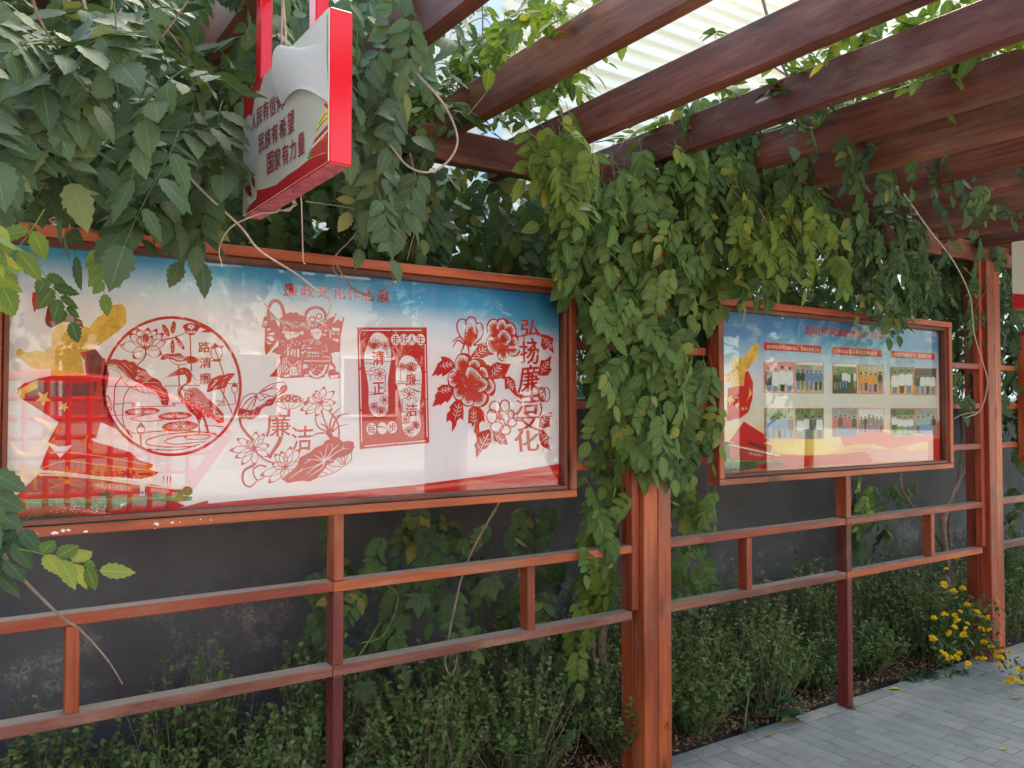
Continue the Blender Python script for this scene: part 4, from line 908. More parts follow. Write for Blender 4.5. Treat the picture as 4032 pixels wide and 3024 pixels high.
# ribbed face: trapezoid profile with horizontal ribs
prof = []; z = 0.0
while z < 11.9:
    prof += [(0.0, z), (0.0, z+0.085), (-0.045, z+0.105), (-0.045, z+0.165)]; z += 0.19
PV = []; PFc = []
for k, (d, z) in enumerate(prof):
    PV += [(5.0, 5.0+d, z), (28, 5.0+d, z)]
    if k: PFc.append((2*k-2, 2*k-1, 2*k+1, 2*k))
link('ribbed_cladding', mesh_np('ribbed_cladding', PV, PFc, CORR), sh)
box('side_wall', 5.02, 27.9, 5.03, 17, 0, 11.95, CORR, sh, 0)
box('corner_post', 4.86, 5.06, 4.86, 5.06, 0, 11.98, flat('pale_blue_metal', (0.55, 0.64, 0.72), 0.45, 0.4), sh, 0.01)
box('eaves', 4.6, 28.2, 4.5, 17.3, 12.0, 12.2, flat('eaves_white', (0.7, 0.7, 0.7), 0.6), sh, 0.01)
hb = root('white_house', (-2, 16, 0), 'white house with red painted bands, glimpsed through leaves above the paper cut board', 'building')
HW = flat('white_plaster', (0.72, 0.72, 0.7), 0.85, 0.2, 0.06)
RB = flat('red_band_paint', (0.6, 0.06, 0.05), 0.6, 0.3)
box('wall', -14, 9, 13, 22, 0, 8.2, HW, hb, 0)
for z in (4.75, 5.5): box('band', -14.02, 9.02, 12.94, 13.0, z, z+0.28, RB, hb, 0)
wp = flat('dark_window', (0.05, 0.06, 0.07), 0.15, 0.6)
for k in range(6):
    fr_ = box('window', -12+k*3.4, -10.4+k*3.4, 12.93, 13.02, 1.6, 3.4, flat('pvc_white', (0.75, 0.75, 0.75), 0.4) if k == 0 else bpy.data.materials['pvc_white'], hb, 0)
    box('pane', -11.9+k*3.4, -10.5+k*3.4, 12.9, 12.925, 1.7, 3.3, wp, fr_, 0, True)

# ================================================================== the far side of the plaza, seen mirrored in the glass
def tile_mat():
    s = NT('red_roof_tile'); s.color(s.ramp(s.noise(8, 4, 0.6, s.coord()).outputs[0], [(0.3, (0.3, 0.07, 0.045)), (0.7, (0.44, 0.13, 0.085))]).outputs[0]); s.set(Roughness=0.8); return s.m
TILE = tile_mat()
fb = root('far_hall', (9, -22, 0), 'long pale hall across the plaza, mirrored in the glass of the boards', 'building')
box('wall', -8, 30, -32, -20, 0, 5.4, flat('shade_grey_plaster', (0.36, 0.36, 0.37), 0.85, 0.2, 0.1), fb, 0); box('parapet', -8.2, 30.2, -32.2, -19.8, 5.41, 5.8, flat('grey_parapet', (0.4, 0.4, 0.4), .8), fb, 0)  # wall colour darkened to stand in for a facade lying in shade
for k in range(9):
    wf = box('window', -5+k*3.6, -3.2+k*3.6, -20.0, -19.92, 1.4, 3.2, bpy.data.materials['pvc_white'], fb, 0)
    box('pane', -4.9+k*3.6, -3.3+k*3.6, -19.915, -19.89, 1.5, 3.1, wp, wf, 0, True)
rh = root('tiled_house', (-5, -13, 0), 'low brick house with a red tiled roof, mirrored at the left of the glass', 'building')
box('wall', -9.5, -0.6, -17, -11.2, 0, 2.5, flat('brick_wall', (0.34, 0.16, 0.1), 0.85, 0.2, 0.3), rh, 0)
rparts = []
for k in range(16):
    y0_ = -10.9-k*0.2; z0_ = 2.45+k*0.1; rparts.append((np.array([(-9.9, y0_, z0_), (-0.2, y0_, z0_), (-0.2, y0_-0.22, z0_+0.11), (-9.9, y0_-0.22, z0_+0.11), (-9.9, y0_, z0_-.03), (-0.2, y0_, z0_-.03)]), np.array([(0, 1, 2, 3), (4, 5, 1, 0)])))
Vr, Fr = merge(rparts); link('roof', mesh_np('roof', Vr, Fr, TILE), rh)
# red fan shaped lattice sign standing in the plaza
fan = root('fan_sign', (0.62, -5.6, 0), 'red fan shaped lattice sign with gold lettering on the plaza, mirrored in the glass', 'sign')
FR = flat('red_sign_paint', (0.6, 0.012, 0.02), 0.4, 0.4); GOLD = flat('gold_lettering', (0.8, 0.42, 0.04), 0.4, 0.4)
fcx, fcz, fy = 0.72, -0.75, -5.6
def arc(r_, a0, a1, n=30): return [(fcx+r_*math.sin(t), fy, fcz+r_*math.cos(t)) for t in np.linspace(R(a0), R(a1), n)]
def flatbar(P, wdt, mat, name, par, th=0.03):
    P = np.array(P); T = np.gradient(P, axis=0); T /= np.linalg.norm(T, axis=1)[:, None]+1e-9
    N = np.stack([-T[:, 2], 0*T[:, 0], T[:, 0]], 1)*wdt/2; D = np.array([0, th/2, 0])
    V = np.concatenate([P+N-D, P-N-D, P-N+D, P+N+D]); n = len(P); F = []
    for i in range(n-1):
        for a in range(4):
            b = (a+1) % 4; F.append((a*n+i, b*n+i, b*n+i+1, a*n+i+1))
    return link(name, mesh_np(name, V, F, mat), par)
flatbar(arc(2.7, -36, 36), 0.09, FR, 'rim', fan); flatbar(arc(1.5, -36, 36), 0.09, FR, 'rim', fan)
for a in (-36, 36): flatbar([(fcx+r_*math.sin(R(a)), fy, fcz+r_*math.cos(R(a))) for r_ in np.linspace(0.75, 2.7, 4)], 0.09, FR, 'edge_bar', fan)
for k in range(-9, 10):
    a = R(36); x = k*0.17
    if abs(x) > 2.7*math.sin(a): continue
    zt_ = math.sqrt(2.7**2-x*x); zl = max(math.sqrt(max(0, 1.5**2-x*x)) if abs(x) < 1.5*math.sin(a) else abs(x)/math.tan(a), 0)
    flatbar([(fcx+x, fy+.004, fcz+zl), (fcx+x, fy+.004, fcz+(zl+zt_)/2), (fcx+x, fy+.004, fcz+zt_)], 0.045, FR, 'lattice_bar', fan, 0.016)
for k in range(8):
    z = 1.3+k*0.17
    xa = min(math.sqrt(max(0, 2.7**2-z*z)), z*math.tan(R(36))); xi = 0 if z > 1.5 else math.sqrt(1.5**2-z*z)
    for sgn in ((1,) if xi == 0 else (1, -1)):
        P_ = [(-xa, 0), (0, 0), (xa, 0)] if xi == 0 else [(sgn*xi, 0), (sgn*(xi+xa)/2, 0), (sgn*xa, 0)]
        if xi and xa <= xi: continue
        flatbar([(fcx+p[0], fy-.006, fcz+z) for p in P_], 0.045, FR, 'lattice_bar', fan, 0.016)
def sign_text(body, x0, x1, z0, z1):
    V, F = text_mesh(body, 0); lo, hi = V.min(0), V.max(0); u = (V-lo)/(hi-lo)
    P = np.stack([x1+(x0-x1)*u[:, 0], np.full(len(u), fy+0.03), z0+(z1-z0)*u[:, 1]], 1)    # read from the fence side
    link('lettering', mesh_np('lettering', P, F, GOLD), fan)
sign_text('不忘初心', fcx+.28, fcx+1.3, 1.28, 1.5); sign_text('牢记使命', fcx-1.25, fcx-.28, 1.28, 1.5); sign_text('党建文化长廊', fcx-.95, fcx+.95, .95, 1.15)
em = [(fcx+.22-.0+0.16*math.cos(t), fy+.03, 1.4+0.16*math.sin(t)) for t in np.linspace(R(100), R(350), 14)]
flatbar([(2*fcx-p[0]+.1, p[1], p[2]) for p in em], 0.05, GOLD, 'emblem', fan, 0.01); flatbar([(fcx-.1, fy+.03, 1.28), (fcx, fy+.03, 1.38), (fcx+.1, fy+.03, 1.5)], 0.05, GOLD, 'emblem', fan, 0.01)

# trees on the plaza, mirrored in the glass
def plaza_tree(x, y, hgt, rad, lab):
    PLAZA_TREES.append((x, y, hgt, rad, lab))
PLAZA_TREES = []
for q in ((7.2, -9.5, 5.0, 1.7, 'broad tree on the plaza, mirrored above the peonies in the glass'), (12.5, -12.5, 6.0, 2.2, 'tall tree on the plaza, mirrored in the photo board'), (18.0, -10.5, 5.2, 2.0, 'rounded tree on the plaza, mirrored at the edge of the photo board'), (3.6, -15.5, 5.5, 2.0, 'tree before the pale hall, mirrored above the stage figures')): plaza_tree(*q)
# ================================================================== vegetation
def leaflet(L, Wd, N, curl, fold, r):
    """ovate toothed leaflet along +Y, normal +Z: returns V, F, uv"""
    V = []; UVs = []; F = []
    for i in range(N+1):
        t = i/N
        w_ = Wd*0.5*(math.sin(math.pi*min(1, t**0.78)))**0.85 if 0 < i < N else 0
        if 0 < i < N and N > 6: w_ *= (1.09 if i % 2 else 0.88)
        y = L*t; z = -curl*L*t*t
        if i in (0, N): V.append((0, y, z)); UVs.append((0.5, t))
        else:
            dz = fold*w_+r.uniform(-.02, .02)*L*0.3
            V += [(-w_, y-0.02*L, z+dz), (0, y, z), (w_, y-0.02*L, z+fold*w_+r.uniform(-.02, .02)*L*0.3)]
            UVs += [(0, t), (0.5, t), (1, t)]
    def row(i): return (0,) if i == 0 else ((3*(N-1)+1,) if i == N else tuple(1+3*(i-1)+k for k in range(3)))
    for i in range(N):
        a, b = row(i), row(i+1)
        if len(a) == 1: F += [(a[0], b[1], b[0]), (a[0], b[2], b[1])]
        elif len(b) == 1: F += [(a[0], a[1], b[0]), (a[1], a[2], b[0])]
        else: F += [(a[0], a[1], b[1]), (a[0], b[1], b[0]), (a[1], a[2], b[2]), (a[1], b[2], b[1])]
    return np.array(V), np.array(F), np.array(UVs)
def rotm(ax, a): return np.array(Matrix.Rotation(a, 3, ax))
def compound(pairs, L, ll, lw, N, hang, seed, droop=0.3):
    r = random.Random(seed); Vs = []; Fs = []; Us = []; Lv = []; o = 0
    nr = 7; rp = np.array([(0.012*math.sin(t*3+seed), L*t*(1-0.06*t), -droop*L*t*t) for t in np.linspace(0, 1, nr)])
    v, f = tube_arrays(rp, 0.0016, 0.0008, 3)
    f = np.concatenate([f[:, [0, 1, 2]], f[:, [0, 2, 3]]])
    Vs.append(v); Fs.append(f); Us.append(np.tile([0.5, 0.5], (len(v), 1))); Lv.append(np.full(len(v), .3)); o = len(v)
    spec = []
    for p in range(pairs):
        t = 0.26+0.66*p/(pairs-0.3); s = 0.72+0.28*math.sin(math.pi*(0.2+0.75*p/max(1, pairs-1)))
        for sg in (1, -1): spec.append((t+sg*.012, sg, s))
    spec.append((1.0, 0, 1.08))
    for t, sg, s in spec:
        b = np.array([0.012*math.sin(t*3+seed), L*t*(1-0.06*t), -droop*L*t*t])
        v, f, u = leaflet(ll*s*r.uniform(.88, 1.1), lw*s*r.uniform(.9, 1.1), N, r.uniform(.02, .28), r.uniform(.02, .2), r)
        ang = sg*R(r.uniform(40, 62) if hang else r.uniform(48, 70))
        M = rotm('Z', -ang) @ rotm('X', R(r.uniform(-24, 6))-(0.05 if hang else 0.1)) @ rotm('Y', sg*R(r.uniform(-12, 18)))
        v = v @ M.T
        pb = np.array([sg*0.003, 0.0, 0.0])
        Vs.append(v+b+pb); Fs.append(f+o); Us.append(u); Lv.append(np.full(len(v), r.uniform(-.13, .13))); o += len(v)
    return np.concatenate(Vs), np.concatenate(Fs), np.concatenate(Us), np.concatenate(Lv)
LEAF_HI = [compound(rng.choice((3, 4, 4, 5)), 0.215, 0.08, 0.046, 11, k % 2 == 0, 100+k, 0.25+0.1*(k % 3)) for k in range(10)]
LEAF_LO = [compound(rng.choice((3, 4, 4)), 0.215, 0.082, 0.047, 6, k % 2 == 0, 200+k, 0.25) for k in range(8)]

BARK = flat('vine_bark', (0.2, 0.15, 0.11), 0.85, 0.2, 0.4)
PALEBARK = flat('dry_tendril', (0.4, 0.33, 0.27), 0.8, 0.2, 0.3)
GREENSTEM = flat('green_stem', (0.14, 0.17, 0.06), 0.6, 0.3, 0.3)
def leafset(key, *a, **k):
    return (leaf_mat(key+'_leaf', *a, obj=True, **k), leaf_mat(key+'_foliage', *a, obj=False, **k))
LM = {
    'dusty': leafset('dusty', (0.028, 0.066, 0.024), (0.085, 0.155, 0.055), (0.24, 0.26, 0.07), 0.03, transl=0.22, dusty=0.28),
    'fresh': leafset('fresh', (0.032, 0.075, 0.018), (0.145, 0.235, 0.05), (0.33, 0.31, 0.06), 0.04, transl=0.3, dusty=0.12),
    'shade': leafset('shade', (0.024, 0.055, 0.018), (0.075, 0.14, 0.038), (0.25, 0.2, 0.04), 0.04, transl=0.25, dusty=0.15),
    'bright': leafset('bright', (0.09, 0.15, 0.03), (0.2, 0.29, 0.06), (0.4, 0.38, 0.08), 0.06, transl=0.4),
}
def inpoly(x, y, P):
    n = len(P); c_ = False; j = n-1
    for i in range(n):
        if (P[i][1] > y) != (P[j][1] > y) and x < (P[j][0]-P[i][0])*(y-P[i][1])/(P[j][1]-P[i][1])+P[i][0]: c_ = not c_
        j = i
    return c_
def frame(d, n):
    d = d/np.linalg.norm(d); n = n-d*(n@d); n /= np.linalg.norm(n)+1e-9
    s = np.cross(d, n); return np.stack([s, d, n], 1)
def sample(poly, y0, y1, count, style, scale=1.0, zr=None, r=rng):
    """leaf attachment points inside a patch of the view, at real depths"""
    P = pts(poly); xs = [p[0] for p in P]; ys = [p[1] for p in P]; outl = []; tries = 0
    while len(outl) < count and tries < count*60:
        tries += 1
        x = r.uniform(min(xs), max(xs)); y = r.uniform(min(ys), max(ys))
        if not inpoly(x, y, P): continue
        p = on_z(x*VS, y*VS, r.uniform(*zr)) if zr else vy(x, y, r.uniform(y0, y1))
        if not (-3.2 < p[0] < 13 and -2.2 < p[1] < 4 and p[2] > 0.02): continue
        g = lambda a: r.gauss(0, a)
        if style == 'hang':
            d = np.array([g(.55), -.38+g(.3), -1+g(.38)]); n = np.array([g(.28), -1+g(.22), .45+g(.25)])
        elif style == 'spread':
            a = r.uniform(0, 2*math.pi); d = np.array([math.cos(a), math.sin(a)*.9-.25, -.35+g(.3)]); n = np.array([g(.3), -.35+g(.3), 1])
        elif style == 'out':
            d = np.array([g(.6), -.8+g(.3), -.55+g(.3)]); n = np.array([g(.3), -.45+g(.25), 1+g(.2)])
        else:
            d = np.array([g(1), g(1), g(.7)-.4]); n = np.array([g(.7), g(.7)-.3, 1])
        M = frame(d, n); s = scale*r.uniform(.8, 1.2)
        outl.append((p - (M[:, 1]*0.1*s), M, s))
    return outl
def jit(pos):
    q = np.array(pos)-CAM; return float(q@FW)
def vine(name, loc, label, groups, stems, nobj=300, cat='vine', strands=22, group=None):
    """groups: list of (placements, material key, hi detail)"""
    v = root(name, loc, label, cat, group)
    allp = []
    for pl_, key, hi in groups:
        for p, M, s in pl_: allp.append((jit(p), p, M, s, key, hi))
    front = sorted([q for q in allp if q[5]], key=lambda q: q[0])[:nobj]; fid = set(id(q) for q in front)
    mcache = {}
    for q in front:
        k = rng.randrange(len(LEAF_HI)); ck = (k, q[4])
        if ck not in mcache:
            V, F, U, Lv = LEAF_HI[k]
            gk = 'leaf_%d_%s' % ck
            mcache[ck] = bpy.data.meshes.get(gk) or mesh_np(gk, V, F, LM[q[4]][0], U, {'lv': Lv}, True)
        o = bpy.data.objects.new('leaf', mcache[ck]); col.objects.link(o)
        m4 = Matrix.Identity(4)
        for i in range(3):
            for j in range(3): m4[i][j] = float(q[2][i, j]*q[3])
            m4[i][3] = float(q[1][i])
        o.parent = v; o.matrix_parent_inverse = Matrix.Translation(-Vector(loc)); o.matrix_basis = m4
    bykey = {}
    for q in allp:
        if id(q) not in fid: bykey.setdefault(q[4], []).append(q)
    for key, qs in bykey.items():
        Vs = []; Fs = []; Us = []; Ls = []; o = 0
        for q in qs:
            V, F, U, Lv = rng.choice(LEAF_HI if q[5] else LEAF_LO)
            Vs.append((V*q[3]) @ q[2].T+q[1]); Fs.append(F+o); Us.append(U); Ls.append(Lv+rng.random()); o += len(V)
        me = mesh_np('foliage', np.concatenate(Vs), np.concatenate(Fs), LM[key][1], np.concatenate(Us), {'lv': np.concatenate(Ls)}, True)
        tag(link('foliage', me, v), kind='stuff')
    # thin woody runners from the beam or wall down into the leaves
    tp = []
    pool = [q for q in allp if q[1][2] > 1.5 and q[1][1] > -.9]
    for _ in range(min(strands, len(pool))):
        q = rng.choice(pool); e = q[1]
        a = np.array([e[0]+rng.uniform(-.35, .35), min(e[1]+rng.uniform(.05, .35), .9), max(e[2]+.15, min(2.85, e[2]+rng.uniform(.3, .9)))])
        m_ = (a+e)/2+np.array([rng.uniform(-.1, .1), rng.uniform(-.1, .05), rng.uniform(-.12, .08)])
        V, F = tube_arrays(catmull([a, m_, e], 6), 0.0035, 0.0015, 4); link('runner', mesh_np('runner', V, F, BARK, smooth=True), v)
    for P, r0, r1, mt in stems:
        link('stem', tube(P, r0, r1, mt, 'stem', 7), v)
    return v
def vp(s, y):
    """polyline given as view pixels with one depth, or a depth per point after a slash"""
    o = []
    for q in s.split():
        a = q.split('/'); x, yy = a[0].split(','); o.append(vy(float(x), float(yy), float(a[1]) if len(a) > 1 else y))
    return o

# ---- left vine, close to the viewer
g1 = [
    (sample('20,20 230,10 420,60 500,200 510,330 420,420 300,440 240,330 120,330 20,400 -60,380 -60,60', -1.25, -.75, 46, 'out', 1.0), 'dusty', True),
    (sample('-60,-60 560,-60 540,200 520,400 400,440 250,420 -60,400', -.75, -.2, 95, 'spread', 1.0), 'dusty', True),
    (sample('300,330 420,330 450,500 330,490', -.75, -.5, 9, 'hang', .95), 'dusty', True),
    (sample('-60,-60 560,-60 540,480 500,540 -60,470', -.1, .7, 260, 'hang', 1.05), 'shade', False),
    (sample('-30,480 50,480 60,600 -20,610', -1.45, -1.3, 4, 'hang', .62), 'bright', True),
    (sample('-60,960 30,980 35,1180 -50,1200', -1.35, -1.1, 4, 'hang', .7), 'dusty', True),
]
def one(px, py, y, d, n, s): 
    p = vy(px, py, y); return (p, frame(np.array(d, float), np.array(n, float)), s)
g1.append(([one(85, 560, -.95, (.5, -.1, -.8), (.2, -1, .2), .62), one(195, 505, -.8, (.35, -.1, -1), (.1, -1, .3), .62)], 'fresh', True))
g1.append(([one(40, 1190, -1.35, (.9, .1, -.16), (0, -.7, .7), .62)], 'bright', True))
st1 = [(vp('165,-40 205,60 270,160 340,300 375,345 440,415 520,490 560,540 640,592 700,640 716,655 700,690 655,705 600,690 572,655', -.75), .0035, .002, PALEBARK),
       (vp('0,1185 35,1235 130,1330 175,1362 232,1425 265,1478', -1.1), .0035, .0012, BARK), (vp('-60,1100 0,1150 40,1170', -1.2), .003, .002, BARK),
       (vp('75,380 110,430 135,470', -.3), .012, .009, BARK), (vp('60,-40 85,40 130,110 165,105', -1.1), .003, .0015, BARK), (vp('420,-20 380,40 350,80', -1.0), .0025, .0015, BARK)]
vine('trumpet_vine', (-.4, .2, 0), 'dusty green vine with big toothed leaflets hanging over the paper cut board\'s end', g1, st1, 200, strands=26, group='vines on the pergola')
# ---- vine around the sign
g2 = [
    (sample('745,20 900,-40 1000,-20 930,120 880,280 900,400 880,490 800,490 760,400 745,250', -.75, -.15, 62, 'hang', .95), 'dusty', True),
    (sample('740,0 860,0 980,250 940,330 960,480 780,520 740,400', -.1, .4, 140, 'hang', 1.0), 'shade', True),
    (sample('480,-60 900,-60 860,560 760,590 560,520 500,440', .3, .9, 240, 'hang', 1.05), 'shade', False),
    (sample('560,-60 700,-60 690,20 570,150 520,180', -.5, .1, 20, 'hang', .9), 'dusty', True),
    (sample('890,130 1050,40 1180,90 1290,170 1180,230 1040,250 910,220', -.3, .4, 70, 'spread', .85), 'fresh', True),
    (sample('1040,0 1380,-30 1300,120 1120,150', -.6, .4, 26, 'spread', .8, (2.85, 3.15)), 'bright', True),
]
st2 = [(vp('860,120 900,160 960,228 988,300 968,348 925,372 880,358 840,310 818,285', -.55), .0045, .003, PALEBARK),
       (vp('612,-20 608,80 612,200 604,330 625,395 648,420 652,470 655,560 660,570', -.72), .003, .0015, PALEBARK),
       (vp('610,-20 618,120 600,250 612,360 605,450 560,462 500,490 474,535 480,575', -.75), .0028, .0015, PALEBARK),
       (vp('598,455 590,400 600,330 625,380 600,420 640,440 612,455', -.74), .0022, .0015, PALEBARK), (vp('604,440 620,400 640,395 630,450 605,455', -.73), .0022, .0015, PALEBARK),
       (vp('885,330 905,420 900,480 880,560', -.35), .003, .0015, BARK), (vp('725,570 760,620 810,640 850,600 840,580', -.3), .003, .0018, BARK), (vp('790,420 770,500 720,560 735,600 790,610', -.3), .0028, .0018, BARK),
       (vp('660,435 760,450 830,470', -.6), .0018, .001, GREENSTEM), (vp('1042,-10 1045,120 1060,180 1010,250', -.4), .003, .0018, BARK), (vp('1010,220 1100,140 1200,80 1260,20', .1), .006, .004, BARK)]
vine('trumpet_vine', (.9, .25, 0), 'vine of dark pinnate leaves crowding behind the red edged sign', g2, st2, 240, strands=26, group='vines on the pergola')
# ---- big cascade over the middle post
g3 = [
    (sample('1230,440 1380,330 1500,225 1700,240 1790,400 1850,590 1700,560 1560,640 1530,860 1440,1000 1340,1010 1290,880 1290,690 1200,540', -.42, -.08, 300, 'hang', .95), 'fresh', True),
    (sample('1500,230 1720,240 1790,420 1700,520 1520,430', -.45, -.1, 70, 'hang', .95), 'shade', True),
    (sample('1600,420 1760,440 1850,590 1720,570 1600,520', -.55, -.35, 36, 'hang', .9), 'bright', True),
    (sample('1130,270 1260,260 1280,380 1200,400 1130,340', -.5, -.3, 26, 'hang', .85), 'bright', True),
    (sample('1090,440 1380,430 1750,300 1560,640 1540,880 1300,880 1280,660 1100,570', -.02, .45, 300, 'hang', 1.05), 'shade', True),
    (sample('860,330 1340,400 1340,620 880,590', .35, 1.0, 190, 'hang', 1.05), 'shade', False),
    (sample('1290,960 1390,960 1350,1180 1260,1240', -.12, .2, 24, 'hang', .85), 'fresh', True),
    (sample('1400,880 1560,880 1520,1020 1430,1040', -.25, -.1, 26, 'hang', .85), 'fresh', True),
    (sample('1450,1040 1560,1060 1530,1280 1450,1310', .05, .5, 30, 'hang', .9), 'fresh', True),
    (sample('1210,1240 1320,1200 1330,1420 1230,1440', .12, .35, 12, 'hang', .85), 'bright', True),
]
st3 = [(vp('1312,1480/.3 1300,1400/.3 1308,1340/.3 1320,1260/.35 1330,1150/.35 1325,950/.3 1330,700/.2 1380,450/.1', .3), .02, .012, BARK), (vp('1290,1500/.36 1283,1380/.36 1300,1200/.36 1310,1000/.32', .36), .01, .006, BARK),
       (vp('1085,1075 1030,1170 1000,1240 985,1300 965,1400 963,1440 976,1458 986,1430 985,1400', .12), .005, .003, BARK), (vp('1320,330 1325,370 1340,430', -.05), .008, .005, BARK), (vp('1640,450 1680,530 1705,600', -.5), .003, .0015, BARK),
       (vp('1400,440 1480,480 1560,560', -.2), .005, .003, BARK)]
vine('trumpet_vine', (2.45, .3, 0), 'bright green vine cascading over the thick post between the two boards', g3, st3, 300, strands=34, group='vines on the pergola')
# ---- right hand vine over the far board
g4 = [
    (sample('1830,300 2230,290 2230,470 1980,450 1860,420', -.9, -.2, 60, 'hang', .85), 'shade', True),
    (sample('1700,300 2230,330 2230,720 2060,700 1860,660 1600,640 1560,500', .3, 1.0, 260, 'hang', 1.1), 'shade', False),
    (sample('1940,480 2240,470 2240,820 2080,800 2050,700 1960,640', .35, 1.2, 200, 'hang', 1.1), 'shade', False),
    ([(np.array([rng.uniform(2.4, 8.6), rng.uniform(-2.3, .3), rng.uniform(2.89, 3.12)]), frame(np.array([rng.gauss(0, 1), rng.gauss(0, 1), -.1]), np.array([rng.gauss(0, .25), rng.gauss(0, .25), 1])), 1.0) for _ in range(620)], 'fresh', False),
    (sample('1760,330 1950,300 2230,330 2230,620 2120,640 2050,660 1880,640 1800,520', -.1, .5, 290, 'hang', 1.0), 'shade', True),
    (sample('1780,440 1990,420 2040,600 1960,650 1850,640', -.3, -.1, 70, 'hang', .85), 'shade', True),
    (sample('1880,620 1960,620 1960,690 1900,720', -.3, -.16, 9, 'hang', .8), 'shade', True),
    (sample('1660,190 1800,150 1900,240 1960,330 1850,330 1700,260', -.9, -.2, 60, 'spread', .85), 'dusty', True),
    (sample('1640,90 1950,40 2230,-40 2230,120 1950,170 1780,190', -1.6, -.4, 70, 'spread', .75, (2.88, 3.15)), 'bright', True),
    (sample('2060,640 2230,620 2230,1000 2150,960 2120,800', -.05, .5, 90, 'hang', .95), 'shade', True),
    (sample('2060,780 2120,790 2110,900 2065,880', -.05, .15, 7, 'hang', .8), 'shade', True),
    (sample('1830,1040 1990,1040 1930,1180 1850,1180', .35, .8, 26, 'hang', .9), 'shade', True),
    (sample('1820,1030 1890,1030 1895,1130 1840,1090', -.02, .1, 5, 'hang', .6), 'bright', True),
    (sample('2185,1060 2230,1060 2230,1440 2190,1380', .2, .6, 24, 'any', .8), 'shade', True),
    (sample('1900,60 1990,40 2160,100 2130,200 2060,240 1990,160', -1.3, -.8, 20, 'hang', .7), 'fresh', True),
]
st4 = [(vp('1640,-30/-.9 1668,70/-.8 1700,160/-.7 1760,232/-.6 1835,285/-.5 1900,345/-.45 1960,430/-.4 2010,500/-.35 2060,565/-.3 2095,640/-.2 2104,720/-.15 2125,790/-.12 2133,830/-.1 2118,885/-.1 2085,903/-.1', -.4), .006, .003, PALEBARK),
       (vp('2150,840/.0 2130,920/.05 2095,1000/.15 2060,1070/.25 2040,1130/.3 2045,1200/.32 2050,1290/.34', .2), .01, .018, PALEBARK), (vp('2075,900/.25 2078,960/.3 2068,1050/.3 2050,1120/.32 2052,1220/.35 2058,1300/.35', .3), .012, .016, BARK), (vp('1945,1020/.4 1950,1060/.4 1990,1120/.38 2030,1170/.36 2048,1230/.35', .38), .01, .012, BARK),
       (vp('2030,1100/.3 2040,1180/.3 2055,1280/.34', .3), .012, .014, BARK), (vp('1990,215 2040,225 2080,260 2130,290 2212,320', -.7), .005, .003, BARK), (vp('1650,130 1720,180 1770,240', -.9), .004, .002, BARK), (vp('2060,905 2080,895 2110,890', -.1), .002, .002, PALEBARK)]
vine('trumpet_vine', (5.35, .35, 0), 'dark vine over the photo board with several pale twisted stems beside the flowering plant', g4, st4, 300, strands=34, group='vines on the pergola')

# ---- low creeper behind the rails with lobed leaves
g5 = [(sample('660,1120 1000,1100 1250,1080 1320,1180 1320,1440 760,1440 700,1380', .3, .85, 70, 'hang', .85), 'shade', True), (sample('640,1300 760,1200 740,1420 650,1430', .4, .8, 10, 'hang', .8), 'shade', True)]
cr = vine('creeper', (1.7, .5, 0), 'low shady creeper with lobed leaves filling the gap behind the rails beside the middle post', g5, [(vp('745,1460 800,1380 850,1300 900,1280', .5), .004, .002, GREENSTEM), (vp('780,1390 830,1370 860,1290 820,1255', .3), .003, .0015, GREENSTEM)], 80, 'creeper', 10)
def lobed(seed):
    r = random.Random(seed); Vs = []; Fs = []; Us = []; o = 0
    for k, (a, s) in enumerate(((-100, .6), (-52, .85), (0, 1.0), (52, .85), (100, .6))):
        v, f, u = leaflet(.085*s, .05*s, 8, .12, .12, r); v = v @ rotm('Z', R(-a)).T; v[:, 2] += .0004*k
        Vs.append(v); Fs.append(f+o); Us.append(u); o += len(v)
    return np.concatenate(Vs), np.concatenate(Fs), np.concatenate(Us)
Vl, Fl, Ul = lobed(3); LOBE = mesh_np('lobed_leaf', Vl, Fl, LM['shade'][0], Ul, {'lv': np.full(len(Vl), .2)}, True)
for px, py, y, s in ((905, 1290, .25, 1.0), (1060, 1255, .2, 1.05), (970, 1300, .3, .9), (1120, 1110, .3, .8), (1000, 1170, .35, .7), (790, 1480, .3, .9), (880, 1250, .5, .8), (870, 1340, .35, .8)):
    o = bpy.data.objects.new('leaf', LOBE); col.objects.link(o); M = frame(np.array([rng.uniform(-.4, .4), -.2, -1]), np.array([rng.uniform(-.2, .2), -1, .35]))*s
    p = vy(px, py, y); m4 = Matrix([[*M[i], p[i]] for i in range(3)]+[[0, 0, 0, 1]]); o.parent = cr; o.matrix_parent_inverse = Matrix.Translation(-Vector(cr.location)); o.matrix_basis = m4

